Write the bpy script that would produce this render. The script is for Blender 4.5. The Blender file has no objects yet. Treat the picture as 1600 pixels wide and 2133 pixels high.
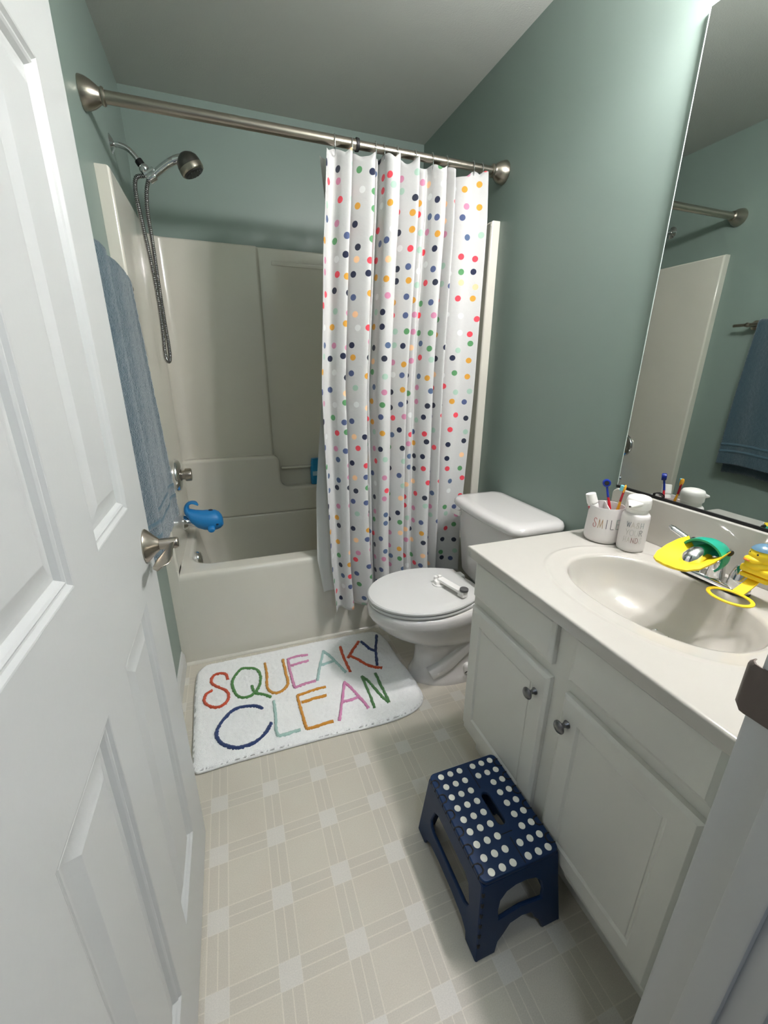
import bpy, bmesh, math, random
from mathutils import Vector, Matrix
from mathutils.geometry import tessellate_polygon
pi = math.pi
S = bpy.context.scene
COL = S.collection
random.seed(4)

# ------------------------------------------------------------------ camera
cam = bpy.data.cameras.new('camera')
cam.sensor_fit = 'HORIZONTAL'; cam.sensor_width = 36.0
cam.lens = 19.4753; cam.clip_start = 0.02
camo = bpy.data.objects.new('camera', cam); COL.objects.link(camo)
_R, _U, _F = (.9402, -.3407, .0072), (.1040, .3071, .9460), (.3245, .8886, -.3242)
camo.matrix_world = Matrix(((_R[0], _U[0], -_F[0], .3130), (_R[1], _U[1], -_F[1], -1.7642),
                            (_R[2], _U[2], -_F[2], 1.2732), (0, 0, 0, 1)))
S.camera = camo

# ------------------------------------------------------------------ world, exposure
w = bpy.data.worlds.new('world'); S.world = w; w.use_nodes = True
w.node_tree.nodes['Background'].inputs[0].default_value = (.55, .62, .70, 1)
w.node_tree.nodes['Background'].inputs[1].default_value = .01
S.view_settings.view_transform = 'Standard'; S.view_settings.look = 'None'
S.view_settings.exposure = 3.30; S.view_settings.gamma = 1.0
S.view_settings.use_curve_mapping = False
S.cycles.use_denoising = True
S.cycles.max_bounces = 10; S.cycles.diffuse_bounces = 6; S.cycles.glossy_bounces = 6
S.cycles.caustics_reflective = True; S.cycles.sample_clamp_indirect = 40.0
VANITY_STRENGTH = 45.0      # emission of each globe of the vanity light
HALL_STRENGTH = 3.0         # emission of the hall ceiling light

# ------------------------------------------------------------------ dimensions (metres)
W, T, H = 1.469, .803, 2.44          # room width, tub depth, ceiling
YF = -1.548                          # inner face of the door wall
HT, HS = .446, 1.867                 # tub rim, surround top
RODZ = 2.036

# ------------------------------------------------------------------ materials
def lin(c):
    return tuple(((x / 255) / 12.92 if x / 255 <= .04045 else ((x / 255 + .055) / 1.055) ** 2.4) for x in c) + (1,)
def mat(name, rgb, rough=.5, metal=0., spec=.5, coat=0., emit=None, bump=0., bscale=200., vary=0., alpha=None, trans=0., sheen=0.):
    m = bpy.data.materials.new(name); m.use_nodes = True
    nt = m.node_tree; b = nt.nodes['Principled BSDF']
    c = lin(rgb)
    b.inputs['Base Color'].default_value = c
    b.inputs['Roughness'].default_value = rough
    b.inputs['Metallic'].default_value = metal
    b.inputs['Specular IOR Level'].default_value = spec
    b.inputs['Coat Weight'].default_value = coat
    b.inputs['Coat Roughness'].default_value = .05
    b.inputs['Transmission Weight'].default_value = trans
    b.inputs['Sheen Weight'].default_value = sheen
    if alpha is not None: b.inputs['Alpha'].default_value = alpha
    if emit:
        b.inputs['Emission Color'].default_value = lin(emit[0]); b.inputs['Emission Strength'].default_value = emit[1]
    if bump or vary:
        tc = nt.nodes.new('ShaderNodeTexCoord'); nz = nt.nodes.new('ShaderNodeTexNoise')
        nz.inputs['Scale'].default_value = bscale; nz.inputs['Detail'].default_value = 3
        nt.links.new(tc.outputs['Object'], nz.inputs['Vector'])
        if bump:
            bp = nt.nodes.new('ShaderNodeBump'); bp.inputs['Strength'].default_value = bump; bp.inputs['Distance'].default_value = .003
            nt.links.new(nz.outputs['Fac'], bp.inputs['Height']); nt.links.new(bp.outputs['Normal'], b.inputs['Normal'])
        if vary:
            mx = nt.nodes.new('ShaderNodeMix'); mx.data_type = 'RGBA'
            mx.inputs[6].default_value = tuple(x * (1 - vary) for x in c[:3]) + (1,)
            mx.inputs[7].default_value = tuple(min(1, x * (1 + vary)) for x in c[:3]) + (1,)
            nt.links.new(nz.outputs['Fac'], mx.inputs[0]); nt.links.new(mx.outputs[2], b.inputs['Base Color'])
    return m

M = {}
M['wall'] = mat('sage_wall_paint', (130, 146, 138), .42, bump=.05, bscale=260)
M['ceiling'] = mat('ceiling_paint', (178, 182, 175), .9, bump=.25, bscale=180)
M['door'] = mat('white_door_paint', (188, 191, 189), .38, bump=.06, bscale=120)
M['trim'] = mat('white_trim_paint', (199, 200, 197), .35)
M['tub'] = mat('bone_gelcoat', (210, 207, 195), .16, coat=.3)
M['china'] = mat('white_china', (211, 209, 206), .08, coat=.5)
M['seat'] = mat('white_seat_plastic', (209, 209, 206), .25)
M['cab'] = mat('cabinet_paint', (218, 217, 209), .42, bump=.04, bscale=90)
M['marble'] = mat('cultured_marble', (191, 188, 180), .10, coat=.4, vary=.015, bscale=30)
M['chrome'] = mat('chrome', (225, 225, 226), .06, 1)
M['hose'] = mat('ribbed_steel', (150, 150, 150), .16, 1)
M['nickel'] = mat('brushed_nickel', (172, 164, 152), .28, 1)
M['dnickel'] = mat('dark_nickel', (112, 108, 104), .30, 1)
M['pewter'] = mat('pewter', (128, 128, 130), .30, 1)
M['black'] = mat('black_rubber', (18, 18, 19), .55)
M['gasket'] = mat('black_gasket', (12, 12, 13), .7)
M['mirror'] = mat('mirror_glass', (204, 208, 205), .0, 1)
M['edgeglint'] = mat('painted_edge_glint', (214, 226, 222), .12, coat=.5)  # pale colour stands in for light caught in the mirror's glass edge
M['towel'] = mat('blue_terry', (50, 75, 85), .95, bump=1.0, bscale=300, vary=.35, sheen=.55)
M['towelband'] = mat('blue_terry_band', (62, 90, 102), .85, bump=.3, bscale=600, sheen=.3)
M['whale'] = mat('blue_rubber', (30, 126, 190), .45)
M['whaledark'] = mat('dark_blue_rubber', (12, 44, 78), .5)
M['navy'] = mat('navy_plastic', (6, 40, 78), .45, spec=.35, bump=.15, bscale=600)
M['stooldot'] = mat('white_grip_rubber', (240, 238, 226), .6)
M['rug'] = mat('white_plush', (246, 247, 245), .95, bump=.8, bscale=330, vary=.05, sheen=.3)
M['yellow'] = mat('yellow_silicone', (250, 214, 40), .45)
M['green'] = mat('green_silicone', (18, 158, 130), .42)
M['bluegrey'] = mat('blue_grey_paint', (98, 134, 158), .25)
M['orange'] = mat('orange_paint', (238, 130, 60), .4)
M['white'] = mat('white_plastic', (238, 236, 232), .35)
M['ceramic'] = mat('matte_white_ceramic', (228, 223, 222), .42)
M['red'] = mat('red_plastic', (190, 24, 44), .35)
M['brushyellow'] = mat('yellow_orange_plastic', (248, 178, 40), .4)
M['bristle'] = mat('aqua_bristles', (120, 200, 214), .7)
M['blue'] = mat('blue_plastic', (20, 48, 150), .3)
M['bottle'] = mat('blue_bottle_plastic', (22, 126, 176), .3)
M['label'] = mat('pale_label', (160, 196, 214), .5)
M['grey'] = mat('grey_button', (86, 86, 86), .5)
M['liner'] = mat('shower_liner', (232, 232, 228), .45, alpha=.93)
M['strike'] = mat('worn_strike_metal', (106, 96, 90), .45, .6, bump=.2, bscale=90)
M['carpet'] = mat('hall_carpet', (150, 145, 138), 1, bump=.6, bscale=300)
M['hallwall'] = mat('hall_paint', (196, 200, 204), .7)
M['globe'] = mat('lit_globe', (255, 250, 240), .4, emit=((253, 247, 250), VANITY_STRENGTH))
M['halllamp'] = mat('lit_hall_dome', (255, 255, 255), .4, emit=((222, 234, 255), HALL_STRENGTH))
M['dark'] = mat('dark_print_and_hole_shade', (40, 38, 34), .8)  # colour of the brush cover print; also shade painted as the nozzle hole
M['spray'] = mat('dark_spray_face', (58, 58, 58), .4)

def math_node(nt, op, a, b=None, c=None):
    n = nt.nodes.new('ShaderNodeMath'); n.operation = op
    for i, v in enumerate((a, b, c)):
        if v is None: continue
        if isinstance(v, (int, float)): n.inputs[i].default_value = v
        else: nt.links.new(v, n.inputs[i])
    return n.outputs[0]
def mixc(nt, f, a, b):
    n = nt.nodes.new('ShaderNodeMix'); n.data_type = 'RGBA'
    if isinstance(f, (int, float)): n.inputs[0].default_value = f
    else: nt.links.new(f, n.inputs[0])
    for i, v in ((6, a), (7, b)):
        if isinstance(v, tuple): n.inputs[i].default_value = v
        else: nt.links.new(v, n.inputs[i])
    return n.outputs[2]

def floor_material():
    # printed plaid sheet vinyl, 6 inch repeat
    m = bpy.data.materials.new('plaid_vinyl'); m.use_nodes = True; nt = m.node_tree
    b = nt.nodes['Principled BSDF']; b.inputs['Roughness'].default_value = .42
    tc = nt.nodes.new('ShaderNodeTexCoord'); sp = nt.nodes.new('ShaderNodeSeparateXYZ')
    nt.links.new(tc.outputs['Object'], sp.inputs[0])
    P = .1533
    def axis(out, off):
        u = math_node(nt, 'ADD', out, -off + P * 20.5)
        u = math_node(nt, 'MODULO', u, P)
        return math_node(nt, 'SUBTRACT', u, P / 2)
    ux, uy = axis(sp.outputs[0], .3115), axis(sp.outputs[1], -.727)
    ax, ay = math_node(nt, 'ABSOLUTE', ux), math_node(nt, 'ABSOLUTE', uy)
    bx, by = math_node(nt, 'LESS_THAN', ax, .0245), math_node(nt, 'LESS_THAN', ay, .0245)
    def line(a):
        e = math_node(nt, 'LESS_THAN', math_node(nt, 'ABSOLUTE', math_node(nt, 'SUBTRACT', a, .0237)), .0013)
        c = math_node(nt, 'LESS_THAN', a, .0012)
        return math_node(nt, 'MAXIMUM', e, c)
    lx, ly = line(ax), line(ay)
    sq = math_node(nt, 'MULTIPLY', bx, by)
    band = math_node(nt, 'MAXIMUM', bx, by); ln = math_node(nt, 'MAXIMUM', lx, ly)
    n1 = nt.nodes.new('ShaderNodeTexNoise'); n1.inputs['Scale'].default_value = 420; n1.inputs['Detail'].default_value = 4
    n2 = nt.nodes.new('ShaderNodeTexNoise'); n2.inputs['Scale'].default_value = 9; n2.inputs['Detail'].default_value = 3
    nt.links.new(tc.outputs['Object'], n1.inputs[0]); nt.links.new(tc.outputs['Object'], n2.inputs[0])
    base = mixc(nt, n2.outputs[0], lin((197, 189, 174)), lin((200, 197, 183)))
    c = mixc(nt, math_node(nt, 'MULTIPLY', band, .32), base, lin((186, 181, 170)))
    c = mixc(nt, math_node(nt, 'MULTIPLY', ln, .75), c, lin((215, 209, 194)))
    c = mixc(nt, math_node(nt, 'MULTIPLY', sq, .9), c, lin((208, 205, 196)))
    sp1 = math_node(nt, 'MULTIPLY_ADD', n1.outputs[0], .36, -.18)
    hs = nt.nodes.new('ShaderNodeHueSaturation'); nt.links.new(c, hs.inputs['Color'])
    nt.links.new(math_node(nt, 'ADD', sp1, 1.0), hs.inputs['Value'])
    nt.links.new(hs.outputs[0], b.inputs['Base Color'])
    bp = nt.nodes.new('ShaderNodeBump'); bp.inputs['Strength'].default_value = .06; bp.inputs['Distance'].default_value = .002
    nt.links.new(n1.outputs[0], bp.inputs['Height']); nt.links.new(bp.outputs[0], b.inputs['Normal'])
    return m
M['floor'] = floor_material()

def curtain_material():
    # printed dots: jittered cells over the cloth's own (arc length, height) coordinates
    m = bpy.data.materials.new('polka_dot_cotton'); m.use_nodes = True; nt = m.node_tree
    b = nt.nodes['Principled BSDF']; b.inputs['Roughness'].default_value = .85
    b.inputs['Sheen Weight'].default_value = .15
    uv = nt.nodes.new('ShaderNodeUVMap'); uv.uv_map = 'cloth'
    vo = nt.nodes.new('ShaderNodeTexVoronoi'); vo.voronoi_dimensions = '2D'; vo.feature = 'F1'
    vo.inputs['Scale'].default_value = 1 / .0590; vo.inputs['Randomness'].default_value = .52
    nt.links.new(uv.outputs[0], vo.inputs['Vector'])
    mask = math_node(nt, 'LESS_THAN', vo.outputs['Distance'], .0116 / .0590)
    sc = nt.nodes.new('ShaderNodeSeparateColor'); nt.links.new(vo.outputs['Color'], sc.inputs[0])
    cr = nt.nodes.new('ShaderNodeValToRGB'); cr.color_ramp.interpolation = 'CONSTANT'
    cols = [(26, 34, 62), (74, 88, 126), (222, 66, 80), (208, 150, 52), (84, 142, 92), (242, 196, 150), (34, 40, 58),
            (196, 128, 156), (160, 190, 172), (216, 218, 216), (78, 98, 130), (226, 70, 84)]
    els = cr.color_ramp.elements
    while len(els) < len(cols): els.new(.5)
    for i, c in enumerate(cols):
        els[i].position = i / len(cols)
    for i, c in enumerate(cols): els[i].color = lin(c)
    nt.links.new(sc.outputs[0], cr.inputs[0])
    col = mixc(nt, mask, lin((194, 194, 192)), cr.outputs[0])
    nt.links.new(col, b.inputs['Base Color'])
    tc = nt.nodes.new('ShaderNodeTexCoord')
    nz = nt.nodes.new('ShaderNodeTexNoise'); nz.inputs['Scale'].default_value = 22; nz.inputs['Detail'].default_value = 4
    nt.links.new(tc.outputs['Object'], nz.inputs[0])
    bp = nt.nodes.new('ShaderNodeBump'); bp.inputs['Strength'].default_value = .18; bp.inputs['Distance'].default_value = .012
    nt.links.new(nz.outputs[0], bp.inputs['Height']); nt.links.new(bp.outputs[0], b.inputs['Normal'])
    return m
M['curtain'] = curtain_material()

# ------------------------------------------------------------------ mesh builder
ORG = {}
XF = [None]          # optional placement matrix applied to everything built while it is set
class MB:
    def __init__(s): s.v = []; s.f = []; s.uv = None
    def add(s, v, f):
        k = len(s.v); s.v += [tuple(p) for p in v]; s.f += [tuple(i + k for i in q) for q in f]; return s
    def bm(s, b, Mx=None):
        if Mx is not None: bmesh.ops.transform(b, matrix=Mx, verts=b.verts)
        b.verts.index_update()
        s.add([v.co[:] for v in b.verts], [[v.index for v in f.verts] for f in b.faces]); b.free(); return s
    def box(s, lo, hi, bev=0., seg=2, Mx=None):
        b = bmesh.new(); bmesh.ops.create_cube(b, size=1)
        for v in b.verts: v.co = Vector([(lo[i] + hi[i]) / 2 + v.co[i] * (hi[i] - lo[i]) for i in range(3)])
        if bev: bmesh.ops.bevel(b, geom=list(b.edges), offset=bev, segments=seg, affect='EDGES', profile=.5)
        return s.bm(b, Mx)
    def loft(s, rings, closed=True, cap0=False, cap1=False, wrap=False):
        n = len(rings[0]); v = [p for r in rings for p in r]; f = []
        R = len(rings)
        for i in range(R if wrap else R - 1):
            j2 = (i + 1) % R
            for j in range(n if closed else n - 1):
                k = (j + 1) % n
                f.append((i * n + j, i * n + k, j2 * n + k, j2 * n + j))
        if cap0: f.append(tuple(range(n))[::-1])
        if cap1: f.append(tuple((R - 1) * n + j for j in range(n)))
        return s.add(v, f)
    def lathe(s, prof, Mx=Matrix(), seg=24, sx=1., sy=1., cap=True):
        rings = []
        for r, z in prof:
            rings.append([Mx @ Vector((r * sx * math.cos(2 * pi * k / seg), r * sy * math.sin(2 * pi * k / seg), z)) for k in range(seg)])
        return s.loft(rings, True, cap, cap)
    def tube(s, path, r, seg=12, cap=True, flat=1.):
        P = [Vector(p) for p in path]; n = len(P)
        rr = r if isinstance(r, (list, tuple)) else [r] * n
        t = [(P[min(i + 1, n - 1)] - P[max(i - 1, 0)]).normalized() for i in range(n)]
        up = Vector((0, 0, 1)) if abs(t[0].z) < .9 else Vector((0, 1, 0))
        a = t[0].cross(up).normalized(); rings = []
        for i in range(n):
            a = (a - t[i] * a.dot(t[i])).normalized(); b = t[i].cross(a)
            rings.append([P[i] + (a * math.cos(2 * pi * k / seg) + b * math.sin(2 * pi * k / seg) * flat) * rr[i] for k in range(seg)])
        return s.loft(rings, True, cap, cap)
    def plate(s, outer, holes, h0, h1, Mx=Matrix(), bev=0., seg=2, flush=None):
        # polygon with holes (2D) extruded from h0 to h1 along local z
        loops = [outer] + list(holes); pts = [p for l in loops for p in l]
        tri = tessellate_polygon([[Vector((p[0], p[1], 0)) for p in l] for l in loops])
        n = len(pts); b = bmesh.new()
        v0 = [b.verts.new((p[0], p[1], h0)) for p in pts]; v1 = [b.verts.new((p[0], p[1], h1)) for p in pts]
        for t in tri:
            try: b.faces.new([v0[i] for i in t]); b.faces.new([v1[i] for i in t])
            except ValueError: pass
        k = 0
        for l in loops:
            m = len(l)
            for j in range(m):
                q = (j + 1) % m
                b.faces.new((v0[k + j], v0[k + q], v1[k + q], v1[k + j]))
            k += m
        bmesh.ops.recalc_face_normals(b, faces=b.faces)
        if bev:
            ed = [e for e in b.edges if len(e.link_faces) == 2 and e.calc_face_angle(0) > .9]
            bmesh.ops.dissolve_limit(b, angle_limit=.01, verts=b.verts, edges=[e for e in b.edges if e not in ed])
            ed = [e for e in b.edges if len(e.link_faces) == 2 and e.calc_face_angle(0) > .9]
            if flush: ed = [e for e in ed if not any(flush(v.co) for v in e.verts)]
            bmesh.ops.bevel(b, geom=ed, offset=bev, segments=seg, affect='EDGES', profile=.5)
        return s.bm(b, Mx)
    def sphere(s, c, r, seg=16, rings=10, sc=(1, 1, 1), Mx=None):
        b = bmesh.new(); bmesh.ops.create_uvsphere(b, u_segments=seg, v_segments=rings, radius=r)
        for v in b.verts: v.co = Vector((v.co.x * sc[0], v.co.y * sc[1], v.co.z * sc[2]))
        bmesh.ops.transform(b, matrix=(Matrix.Translation(c) @ (Mx or Matrix())), verts=b.verts)
        return s.bm(b)
    def build(s, name, m, parent=None, loc=None, smooth=True, ang=38):
        me = bpy.data.meshes.new(name)
        o = bpy.data.objects.new(name, me)
        org = Vector(loc) if loc is not None else Vector((0, 0, 0))
        if parent is not None: org = ORG[parent.name]
        if XF[0] is not None and parent is None: org = XF[0] @ org
        me.from_pydata([((XF[0] @ Vector(p) if XF[0] is not None else Vector(p)) - org)[:] for p in s.v], [], s.f)
        b = bmesh.new(); b.from_mesh(me); bmesh.ops.recalc_face_normals(b, faces=b.faces); b.to_mesh(me); b.free()
        me.materials.append(M[m] if isinstance(m, str) else m)
        if smooth:
            me.polygons.foreach_set('use_smooth', [True] * len(me.polygons))
            me.set_sharp_from_angle(angle=math.radians(ang))
            if ang < 170:
                wn = o.modifiers.new('weighted_normal', 'WEIGHTED_NORMAL'); wn.keep_sharp = True; wn.weight = 60
        COL.objects.link(o)
        if parent is not None: o.parent = parent
        else: o.location = org
        ORG[o.name] = org
        return o

def tag(o, label, cat, group=None):
    o['label'] = label; o['category'] = cat
    if group: o['group'] = group
    return o
def thing(name, loc, label, cat, group=None):
    if XF[0] is not None: loc = (XF[0] @ Vector(loc))[:]
    o = bpy.data.objects.new(name, None); COL.objects.link(o); o.location = loc; o.empty_display_size = .05
    ORG[o.name] = Vector(loc); return tag(o, label, cat, group)
def struct(o): o['kind'] = 'structure'; return o

def rrect(x0, x1, y0, y1, r, n=6):
    out = []
    for cx, cy, a in ((x1 - r, y1 - r, 0), (x0 + r, y1 - r, 90), (x0 + r, y0 + r, 180), (x1 - r, y0 + r, 270)):
        for k in range(n + 1):
            t = math.radians(a + 90 * k / n); out.append((cx + r * math.cos(t), cy + r * math.sin(t)))
    return out
def circ(cx, cy, r, n=24): return [(cx + r * math.cos(2 * pi * k / n), cy + r * math.sin(2 * pi * k / n)) for k in range(n)]
def capsule(cx, cy, hx, r, n=8):
    return [(cx + hx + r * math.cos(math.radians(-90 + 180 * k / n)), cy + r * math.sin(math.radians(-90 + 180 * k / n))) for k in range(n + 1)] + \
           [(cx - hx + r * math.cos(math.radians(90 + 180 * k / n)), cy + r * math.sin(math.radians(90 + 180 * k / n))) for k in range(n + 1)]
def at(l, z): return [(p[0], p[1], z) for p in l]
def frame(o, zdir, xdir=None):
    z = Vector(zdir).normalized(); x = Vector(xdir) if xdir else (Vector((0, 0, 1)) if abs(z.z) < .9 else Vector((1, 0, 0)))
    x = (x - z * x.dot(z)).normalized(); y = z.cross(x)
    m = Matrix((x, y, z)).transposed().to_4x4(); m.translation = Vector(o); return m
def spline(P, per=8):
    P = [Vector(p) for p in P]; out = []
    Q = [P[0] * 2 - P[1]] + P + [P[-1] * 2 - P[-2]]
    for i in range(1, len(Q) - 2):
        for k in range(per):
            t = k / per; a, b, c, d = Q[i - 1], Q[i], Q[i + 1], Q[i + 2]
            out.append(.5 * (2 * b + (c - a) * t + (2 * a - 5 * b + 4 * c - d) * t * t + (3 * b - a - 3 * c + d) * t ** 3))
    out.append(P[-1]); return out
def lerp(x, xs, ys):
    if x <= xs[0]: return ys[0]
    for i in range(len(xs) - 1):
        if x <= xs[i + 1]:
            t = (x - xs[i]) / (xs[i + 1] - xs[i]); return ys[i] + (ys[i + 1] - ys[i]) * t
    return ys[-1]

# ================================================================== room shell
b = MB(); b.box((-.1, YF - .115, -.05), (W + .1, T + .1, 0)); struct(b.build('floor', 'floor', smooth=False))
b = MB(); b.box((-1.4, -3.3, -.05), (2.6, YF - .116, -.001)); struct(b.build('floor', 'carpet', smooth=False))
b = MB(); b.box((-.1, YF - .115, H), (W + .1, T + .1, H + .05)); struct(b.build('ceiling', 'ceiling', smooth=False))
b = MB(); b.box((-1.4, -3.3, H), (2.6, YF - .116, H + .05)); struct(b.build('ceiling', 'ceiling', smooth=False))
b = MB(); b.box((-.1, YF, 0), (0, T + .1, H)); struct(b.build('wall_left', 'wall', smooth=False))
b = MB(); b.box((W, YF, 0), (W + .1, T + .1, H)); struct(b.build('wall_right', 'wall', smooth=False))
b = MB(); b.box((0, T, 0), (W, T + .1, H)); struct(b.build('wall_back', 'wall', smooth=False))
DX0, DX1, DH = .0865, .83, 1.985         # door opening between the jambs, head height
FX = Matrix(((1, 0, 0, 0), (0, 0, -1, 0), (0, 1, 0, 0), (0, 0, 0, 1)))   # (x, z) plates standing along y
b = MB(); b.plate([(-1.4, 0), (DX0 - .02, 0), (DX0 - .02, DH + .02), (DX1 + .02, DH + .02), (DX1 + .02, 0), (2.6, 0), (2.6, H), (-1.4, H)],
                  [], -YF, -YF + .115, FX); struct(b.build('wall_front', 'wall', smooth=False))
b = MB(); b.box((-1.4, -3.4, 0), (2.6, -3.3, H)); struct(b.build('wall_hall', 'hallwall', smooth=False))
b = MB(); b.box((-1.5, -3.3, 0), (-1.4, YF - .115, H)); struct(b.build('wall_hall', 'hallwall', smooth=False))
b = MB(); b.box((2.6, -3.3, 0), (2.7, YF - .115, H)); struct(b.build('wall_hall', 'hallwall', smooth=False))

# door jambs with stop
def jamb(name, x0, x1, sx):
    b = MB(); b.box((x0, YF - .119, 0), (x1, YF - .005, DH), .004, 2)
    o = struct(b.build(name, 'trim'))
    return o
jr = jamb('trim_1', DX1, DX1 + .0199, 1)
b = MB(); b.box((DX1 - .011, YF - .086, 0), (DX1 + .001, YF - .049, DH - .012), .003, 2); b.build('door_stop', 'trim', jr)
# strike plate with curved lip, worn brown metal
b = MB(); pr = []
prof = [(DX1 - .0012, YF - .042), (DX1 - .0014, YF - .012), (DX1 - .002, YF - .004), (DX1 - .001, YF + .003), (DX1 + .004, YF + .0085), (DX1 + .011, YF + .0105)]
prof2 = [(x + .0016, y - .0004) for x, y in prof]
prof2[-1] = (DX1 + .011, YF + .0085); prof2[-2] = (DX1 + .005, YF + .0068); prof2[-3] = (DX1 + .0008, YF + .0022)
ring = prof + prof2[::-1]
for z, k in ((.905, .8), (.911, 1), (.963, 1), (.969, .8)):
    pr.append([(x, YF - .012 + (y - YF + .012) * (k if y > YF - .01 else 1), z) for x, y in ring])
b.loft(pr, True, True, True); b.build('strike_plate', 'strike', jr)
jl = jamb('trim_2', DX0 - .0199, DX0, -1)
b = MB(); b.box((DX0, YF - .119, DH), (DX1, YF - .005, DH + .0199), .003); struct(b.build('trim_3', 'trim'))
for k, (xa, xb) in enumerate(((DX0 - .075, DX0 - .006), (DX1 + .006, DX1 + .075))):
    b = MB(); b.box((xa, YF - .128, 0), (xb, YF - .1151, DH + .07), .004); struct(b.build('trim_%d' % (4 + k), 'trim'))

# ------------------------------------------------------------------ door leaf, open against the left wall
door = MB()
DXF, DXB = .123, .0885
YE, YHG = -.810, -1.5455
cols = ((-1.138, -.942), (-1.432, -1.240))
rows = ((.203, .843), (1.033, 1.657), (1.745, 1.905))
ds = thing('door_1', (DXB, YHG, .012), 'white six panel door standing open', 'door')
del ds['label']; del ds['category']; struct(ds)
YZ = Matrix(((0, 0, 1, 0), (1, 0, 0, 0), (0, 1, 0, 0), (0, 0, 0, 1)))    # (y, z) plates standing along x
rect = lambda a, b_, c, d: [(a, c), (b_, c), (b_, d), (a, d)]
holes = [rect(c[0], c[1], r[0], r[1])[::-1] for c in cols for r in rows]
door.plate(rect(YHG, YE, .012, 1.975), holes, DXB + .008, DXF, YZ)
door.box((DXB, YHG, .012), (DXB + .0085, YE, 1.975))
door.build('leaf', 'door', ds, smooth=False)
def ring_panel(y0, y1, z0, z1, steps, xf, sgn=1):
    rings = []
    for off, dep in steps:
        rings.append([(xf + sgn * dep, y, z) for y, z in rect(y0 + off, y1 - off, z0 + off, z1 - off)])
    return rings
for c in cols:
    for r in rows:
        b = MB(); b.loft(ring_panel(c[0], c[1], r[0], r[1], ((.0002, 0), (.002, -.0005), (.006, -.0045), (.008, -.0050), (.011, -.0035), (.014, -.0055), (.019, -.011), (.024, -.011), (.028, -.0105), (.050, -.0035), (.052, -.0032)), DXF), True, False, True)
        b.build('panel', 'door', ds, ang=12)
# lever handle on the door
hd = MB(); hz, hy = .930, -.868
hd.lathe([(.001, .0), (.034, .0), (.0345, .002), (.033, .0045), (.0275, .010), (.019, .018), (.0145, .0235), (.0125, .026), (.001, .026)], frame((DXF, hy, hz), (1, 0, 0)), 32)
handle = hd.build('door_handle', 'nickel', ds)
b = MB(); b.lathe([(.001, .026), (.0112, .0262), (.0118, .028), (.0118, .056), (.0112, .0595), (.009, .0615), (.001, .062)], frame((DXF, hy, hz), (1, 0, 0)), 28)
lv = []; 
for k in range(15):
    t = k / 14; y = hy - .004 - .088 * t; hw = lerp(t, [0, .12, .35, .65, .85, .95, 1], [.0075, .0075, .010, .0155, .0160, .0120, .005])
    xx = DXF + .050 - .014 * t; zz = hz - .002 - .012 * t * t
    th = lerp(t, [0, .3, .8, 1], [.0075, .0055, .0038, .002])
    lv.append([(xx + hw * math.cos(a), y, zz + th * math.sin(a) + .004 * math.cos(a)) for a in [2 * pi * q / 18 for q in range(18)]])
b.loft(lv, True, True, True); b.build('lever', 'nickel', handle)

# baseboard and tub moulding
b = MB(); pf = [(0.0005, 0), (.013, 0), (.013, .062), (.0115, .068), (.008, .074), (.005, .083), (.0005, .085)]
b.loft([[(x, y, z) for x, z in pf] for y in (YF + .01, -.012)], True, True, True); struct(b.build('baseboard_left', 'trim', ang=20))
b = MB(); pf = [(-.0005, 0), (-.011, 0), (-.011, .003), (-.009, .008), (-.005, .0115), (-.0005, .013)]
b.loft([[(x, y, z) for y, z in pf] for x in (.0135, W - .002)], True, True, True); struct(b.build('trim_6', 'tub'))

# ================================================================== bathtub with surround
tub = thing('bathtub', (W / 2, T / 2, 0), 'bone white moulded bathtub and surround filling the far end of the room', 'bathtub')
b = MB(); N = 8
def rr(ix0, ix1, iy0, iy1, r, z): return at(rrect(ix0, ix1, iy0, iy1, r, N), z)
e = .0015
rings = [rr(e, W - e, 0, T - e, .003, .0), rr(e, W - e, 0, T - e, .003, HT - .030), rr(e, W - e, .002, T - e, .004, HT - .016), rr(e, W - e, .007, T - e, .008, HT - .006),
         rr(e, W - e, .018, T - e, .014, HT), rr(.066, W - .075, .080, .715, .115, HT), rr(.074, W - .083, .088, .707, .115, HT - .002), rr(.081, W - .09, .095, .70, .115, HT - .010),
         rr(.086, W - .095, .098, .697, .115, HT - .03), rr(.115, W - .14, .112, .685, .105, HT - .18), rr(.145, W - .20, .135, .665, .09, .12), rr(.175, W - .25, .165, .635, .09, .085), rr(.24, W - .33, .225, .575, .08, .075)]
b.loft(rings, True, False, True)
b.build('tub', 'tub', tub, ang=50)
# surround walls: one U in plan, 0 to HS
s = .042
def arcp(cx, cy, r, a0, a1, n=8): return [(cx + r * math.cos(math.radians(a0 + (a1 - a0) * k / n)), cy + r * math.sin(math.radians(a0 + (a1 - a0) * k / n))) for k in range(n + 1)]
inner = [(s, 0.0)] + arcp(s + .06, T - .045 - .06, .06, 180, 90)[0:] + [(.520, T - .045), (.528, T - .043), (.534, T - .030), (.540, T - .028), (W - s - .06, T - .028)] + arcp(W - s - .06, T - .028 - .06, .06, 90, 0) + [(W - s, 0.0)]
U = [(.0004, 0.0), *inner, (W - .0004, 0.0), (W - .0004, T - .0015), (.0004, T - .0015)]
b = MB(); b.plate(U, [], HT - .080, HS, bev=.010, seg=3, flush=lambda c: c.x < .001 or c.x > W - .001 or c.y > T - .002); b.build('surround', 'tub', tub, ang=50)
for xa, xb in ((.0004, s), (W - s, W - .0004)):
    b = MB(); b.plate([(xa, -.0005), (xb, -.0005), (xb, .10), (xa, .10)], [], 0, HT + .02, bev=.006, seg=3, flush=lambda c: c.x < .001 or c.x > W - .001); b.build('wall_flange', 'tub', tub)
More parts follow.
